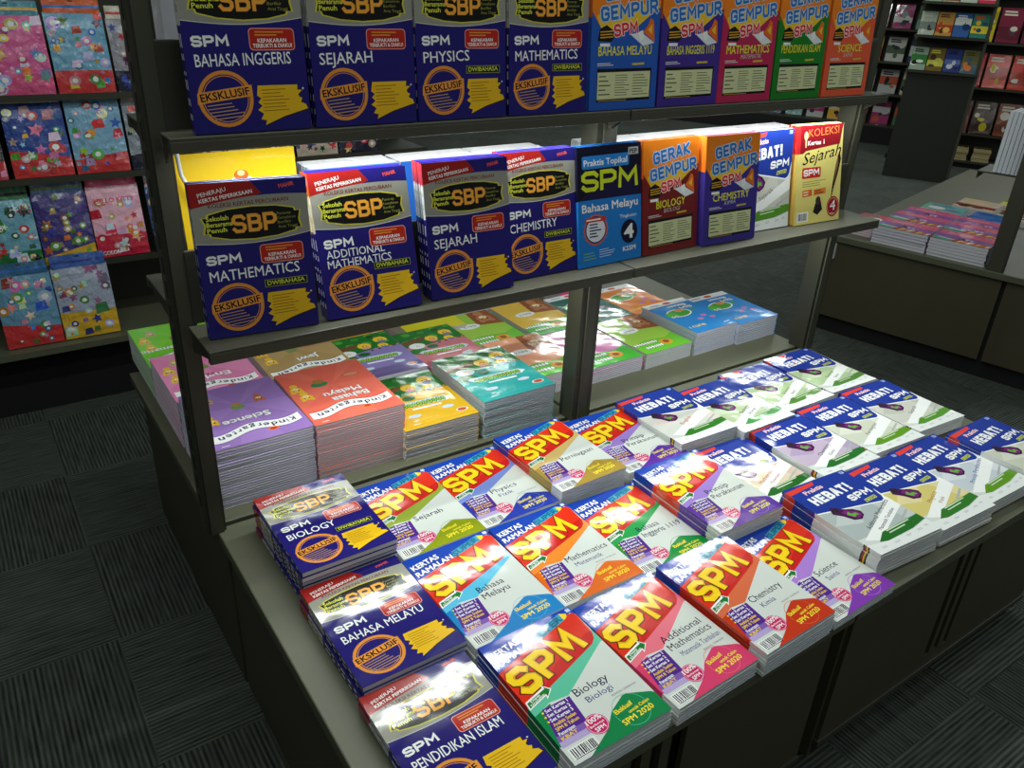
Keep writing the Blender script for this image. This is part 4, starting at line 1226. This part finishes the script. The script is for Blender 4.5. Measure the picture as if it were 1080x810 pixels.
MX = [('blue', (30, 110, 190), [(40, 120, 196), (50, 130, 200), (30, 100, 170)], .46, .68, 5), ('spotted', (226, 206, 180), [(150, 60, 40), (90, 60, 40), (240, 200, 90)], .30, 1.05, 4), ('cream', (214, 200, 180), [(120, 60, 40), (200, 120, 60), (60, 110, 60)], .54, 1.02, 3),
      ('teal', (120, 190, 180), [(230, 130, 170), (240, 240, 240), (90, 130, 180)], .20, .68, 5), ('yellow', (230, 220, 120), [(120, 170, 60), (230, 110, 120), (60, 60, 50)], .48, 1.36, 3), ('coral', (226, 90, 110), [(240, 210, 100), (250, 250, 250), (60, 150, 130)], .03, .10, 5)]
for key, col, cols, x, y, n in MX:
    w = .15 if key == 'coral' else .215
    k = Kind(cv_plain(col, cols, len(key), 210, 297), w, 0.28, 0.011, None, col)
    stack(k, n, LM @ flat(x, y, ZD, 0.0), '%s activity book on the right gondola' % {'blue': 'bright blue', 'spotted': 'brown spotted', 'coral': 'coral', 'teal': 'pale teal', 'yellow': 'pale yellow', 'cream': 'cream'}[key], GO, 'from top', 'top copy', name='activity_book')
k = Kind(cv_plain((225, 230, 236), [(160, 180, 210), (90, 120, 170)], 9, 200, 280), 0.20, 0.27, 0.016, None, (220, 226, 232))
for i in range(7):                                            # fore edges toward the camera
    M = LM @ Matrix.Translation((0.640+i*0.0185, 0.10, 0.957)) @ Matrix(((0, 0, 1, 0), (1, 0, 0, 0), (0, 1, 0, 0), (0, 0, 0, 1)))
    book(k, M, 'white book standing on the right gondola shelf, %s from the left' % ORD[i], 'white books on the right gondola shelf', 'textbook')

# ------------------------------------------------------------------ end bay far right
E0 = Vector((7.58, 3.13, 0)); ev = Vector((0.47, -0.88, 0)).normalized(); ez = math.atan2(ev.y, ev.x)
EM_ = Matrix.Translation(E0) @ Matrix.Rotation(ez, 4, 'Z')    # local x to the right, local y away
t = thing('end_bay', 'dark perforated end bay with books above, far right background', 'shelf unit', E0, ez)
EW = 0.60
m = MB(); m.box(0, 0, 0, EW, 0.02, 1.0, P((44, 46, 38), 'metal')); m.obj('end_panel', t)
m = MB(); m.box(EW-0.012, -0.012, 0, EW+0.012, 0.03, 2.2, STEEL); m.obj('edge_post', t)
m = MB(); m.box(0, 0.26, 1.0, EW, 0.28, 2.2, STEEL_D); m.obj('back_board', t)
for z in (1.0, 1.31, 1.60):
    m = MB(); m.box(-0.02, -0.03, z, EW+0.02, 0.26, z+0.02, STEEL_D); m.obj('tier_shelf', t)
ecols = [((150, 170, 150), [(60, 130, 60), (230, 230, 220), (40, 40, 40)]), ((120, 96, 40), [(200, 196, 80), (60, 50, 30), (220, 210, 90)]), ((44, 62, 130), [(90, 110, 170), (200, 205, 210), (30, 30, 60)]), ((110, 110, 60), [(70, 100, 120), (220, 120, 40), (60, 60, 40)]),
         ((170, 180, 160), [(120, 130, 120), (60, 60, 60), (200, 200, 190)]), ((190, 140, 70), [(180, 70, 40), (226, 180, 90), (90, 50, 30)]), ((60, 100, 160), [(214, 220, 206), (30, 60, 110), (230, 230, 226)]), ((60, 130, 110), [(230, 206, 60), (40, 90, 110), (220, 90, 60)]),
         ((160, 176, 160), [(200, 206, 196), (120, 130, 120)]), ((190, 180, 150), [(120, 80, 50), (220, 214, 196)]), ((180, 190, 176), [(130, 120, 80), (220, 220, 210)]), ((206, 60, 80), [(240, 180, 190), (250, 240, 240)])]
pos = ('first', 'second', 'third', 'fourth')
for i, (col, cols) in enumerate(ecols):
    r, q = divmod(i, 4)
    k = Kind(cv_plain(col, cols, i+40), 0.138, 0.205, 0.012, None, col)
    book(k, EM_ @ lean(0.004+q*0.147, 0.0, 1.022+(0, .31, .60)[r], 0, .22), 'paperback facing out, %s from left on the %s row of the end bay' % (pos[q], ('lower', 'middle', 'top')[r]), 'paperbacks on the end bay', 'paperback')
G0 = Vector((8.62, 3.42, 0))
GM_ = Matrix.Translation(G0) @ Matrix.Rotation(ez, 4, 'Z')
t = thing('book_rack', 'dark rack of purple, red and yellow books behind the end bay', 'shelf unit', G0, ez)
GL = 2.9
m = MB(); m.box(-0.3, 0.34, 0, GL, 0.36, 2.2, STEEL_D); m.obj('back_board', t)
m = MB(); m.box(-0.3, 0.02, 0, GL, 0.04, 0.05, BLACK); m.box(-0.3, 0.0, 0.05, GL, 0.34, 0.07, STEEL_D); m.obj('base_shelf', t)
for z in (0.33, 0.80, 1.24, 1.70):
    m = MB(); m.box(-0.3, 0.06, z, GL, 0.34, z+0.02, STEEL_D); m.obj('tier_shelf', t)
side = [(0.352, [(190, 176, 40), (206, 200, 184), (110, 60, 50), (70, 50, 40), (130, 70, 44)]), (0.822, [(180, 170, 40), (120, 54, 90), (160, 34, 44), (206, 96, 84), (196, 60, 36)]), (1.262, [(96, 52, 74), (84, 66, 52), (196, 176, 40), (120, 40, 60), (96, 40, 52)]), (1.722, [(90, 60, 50), (120, 40, 60), (196, 120, 50), (70, 50, 70), (150, 60, 60)])]
for r, (z, cl) in enumerate(side):
    for i in range(11):
        col = cl[i % 5]
        k = Kind(cv_plain(col, [tuple(int(v*.8) for v in col), cl[(i+2) % 5], (206, 200, 180)], i+r*9), 0.21, 0.33, 0.02, None, col)
        book(k, GM_ @ lean(-0.25+i*0.235, 0.10, z, 0, .16), 'book facing out on rack behind the end bay, %s from left, %s tier' % (ORD[i], ('lowest', 'second', 'third', 'top')[r]), 'books on the rack behind the end bay', 'hardback')
for q in range(4):
    k = Kind(cv_plain((206, 190, 130), [(90, 70, 40), (150, 130, 80)], q+60), 0.17, 0.21, 0.016, None, (180, 160, 90), PAPER_CREAM)
    stack(k, 8, GM_ @ flat(-0.1+q*0.22, 0.06, 0.0708, 0.0), 'cream edged paperback in %s low pile on the floor rack' % ORD[q], 'paperback piles at the foot of the rack', 'from top', 'top copy', name='paperback', jit=0.006)

# ------------------------------------------------------------------ far magazine wall
F0 = Vector((8.25, 6.05, 0))
FM_ = Matrix.Translation(F0) @ Matrix.Rotation(ez, 4, 'Z')
FL = 2.8
t = thing('magazine_rack', 'dark rack of magazines along the far back of the shop', 'shelf unit', F0, ez)
m = MB(); m.box(-2.0, 0.30, 0, FL, 0.32, 2.2, STEEL_D); m.obj('back_board', t)
m = MB(); m.box(-2.0, 0.0, 0, FL, 0.02, 0.20, BLACK); m.obj('kick_plate', t)
for z in (0.20, 0.56, 0.92, 1.28, 1.64):
    m = MB(); m.box(-2.0, 0.0, z, FL, 0.30, z+0.02, STEEL_D); m.obj('tier_shelf', t)
mcols = [(206, 206, 196), (120, 160, 150), (214, 200, 170), (170, 60, 110), (226, 180, 60), (60, 70, 110), (190, 190, 186), (200, 90, 60), (90, 110, 80)]
for r, z in enumerate((0.222, 0.582, 0.942, 1.302, 1.662)):
    for i in range(18):
        col = mcols[(i*5+r*3) % 9]
        k = Kind(cv_plain(col, [mcols[(i+r) % 9], mcols[(i*2+r+4) % 9], (60, 60, 70), (40, 40, 50)], i+r*20+100), 0.20, 0.27, 0.010, None, col)
        book(k, FM_ @ lean(-1.95+i*0.255, 0.12, z, 0, .24), 'magazine facing out on far rack, %s from left, %s shelf' % (ORD[i], ('lowest', 'second', 'third', 'fourth', 'top')[r]), 'magazines on the far rack', 'magazine', 'magazine')

bpy.data.objects.remove(_fo)
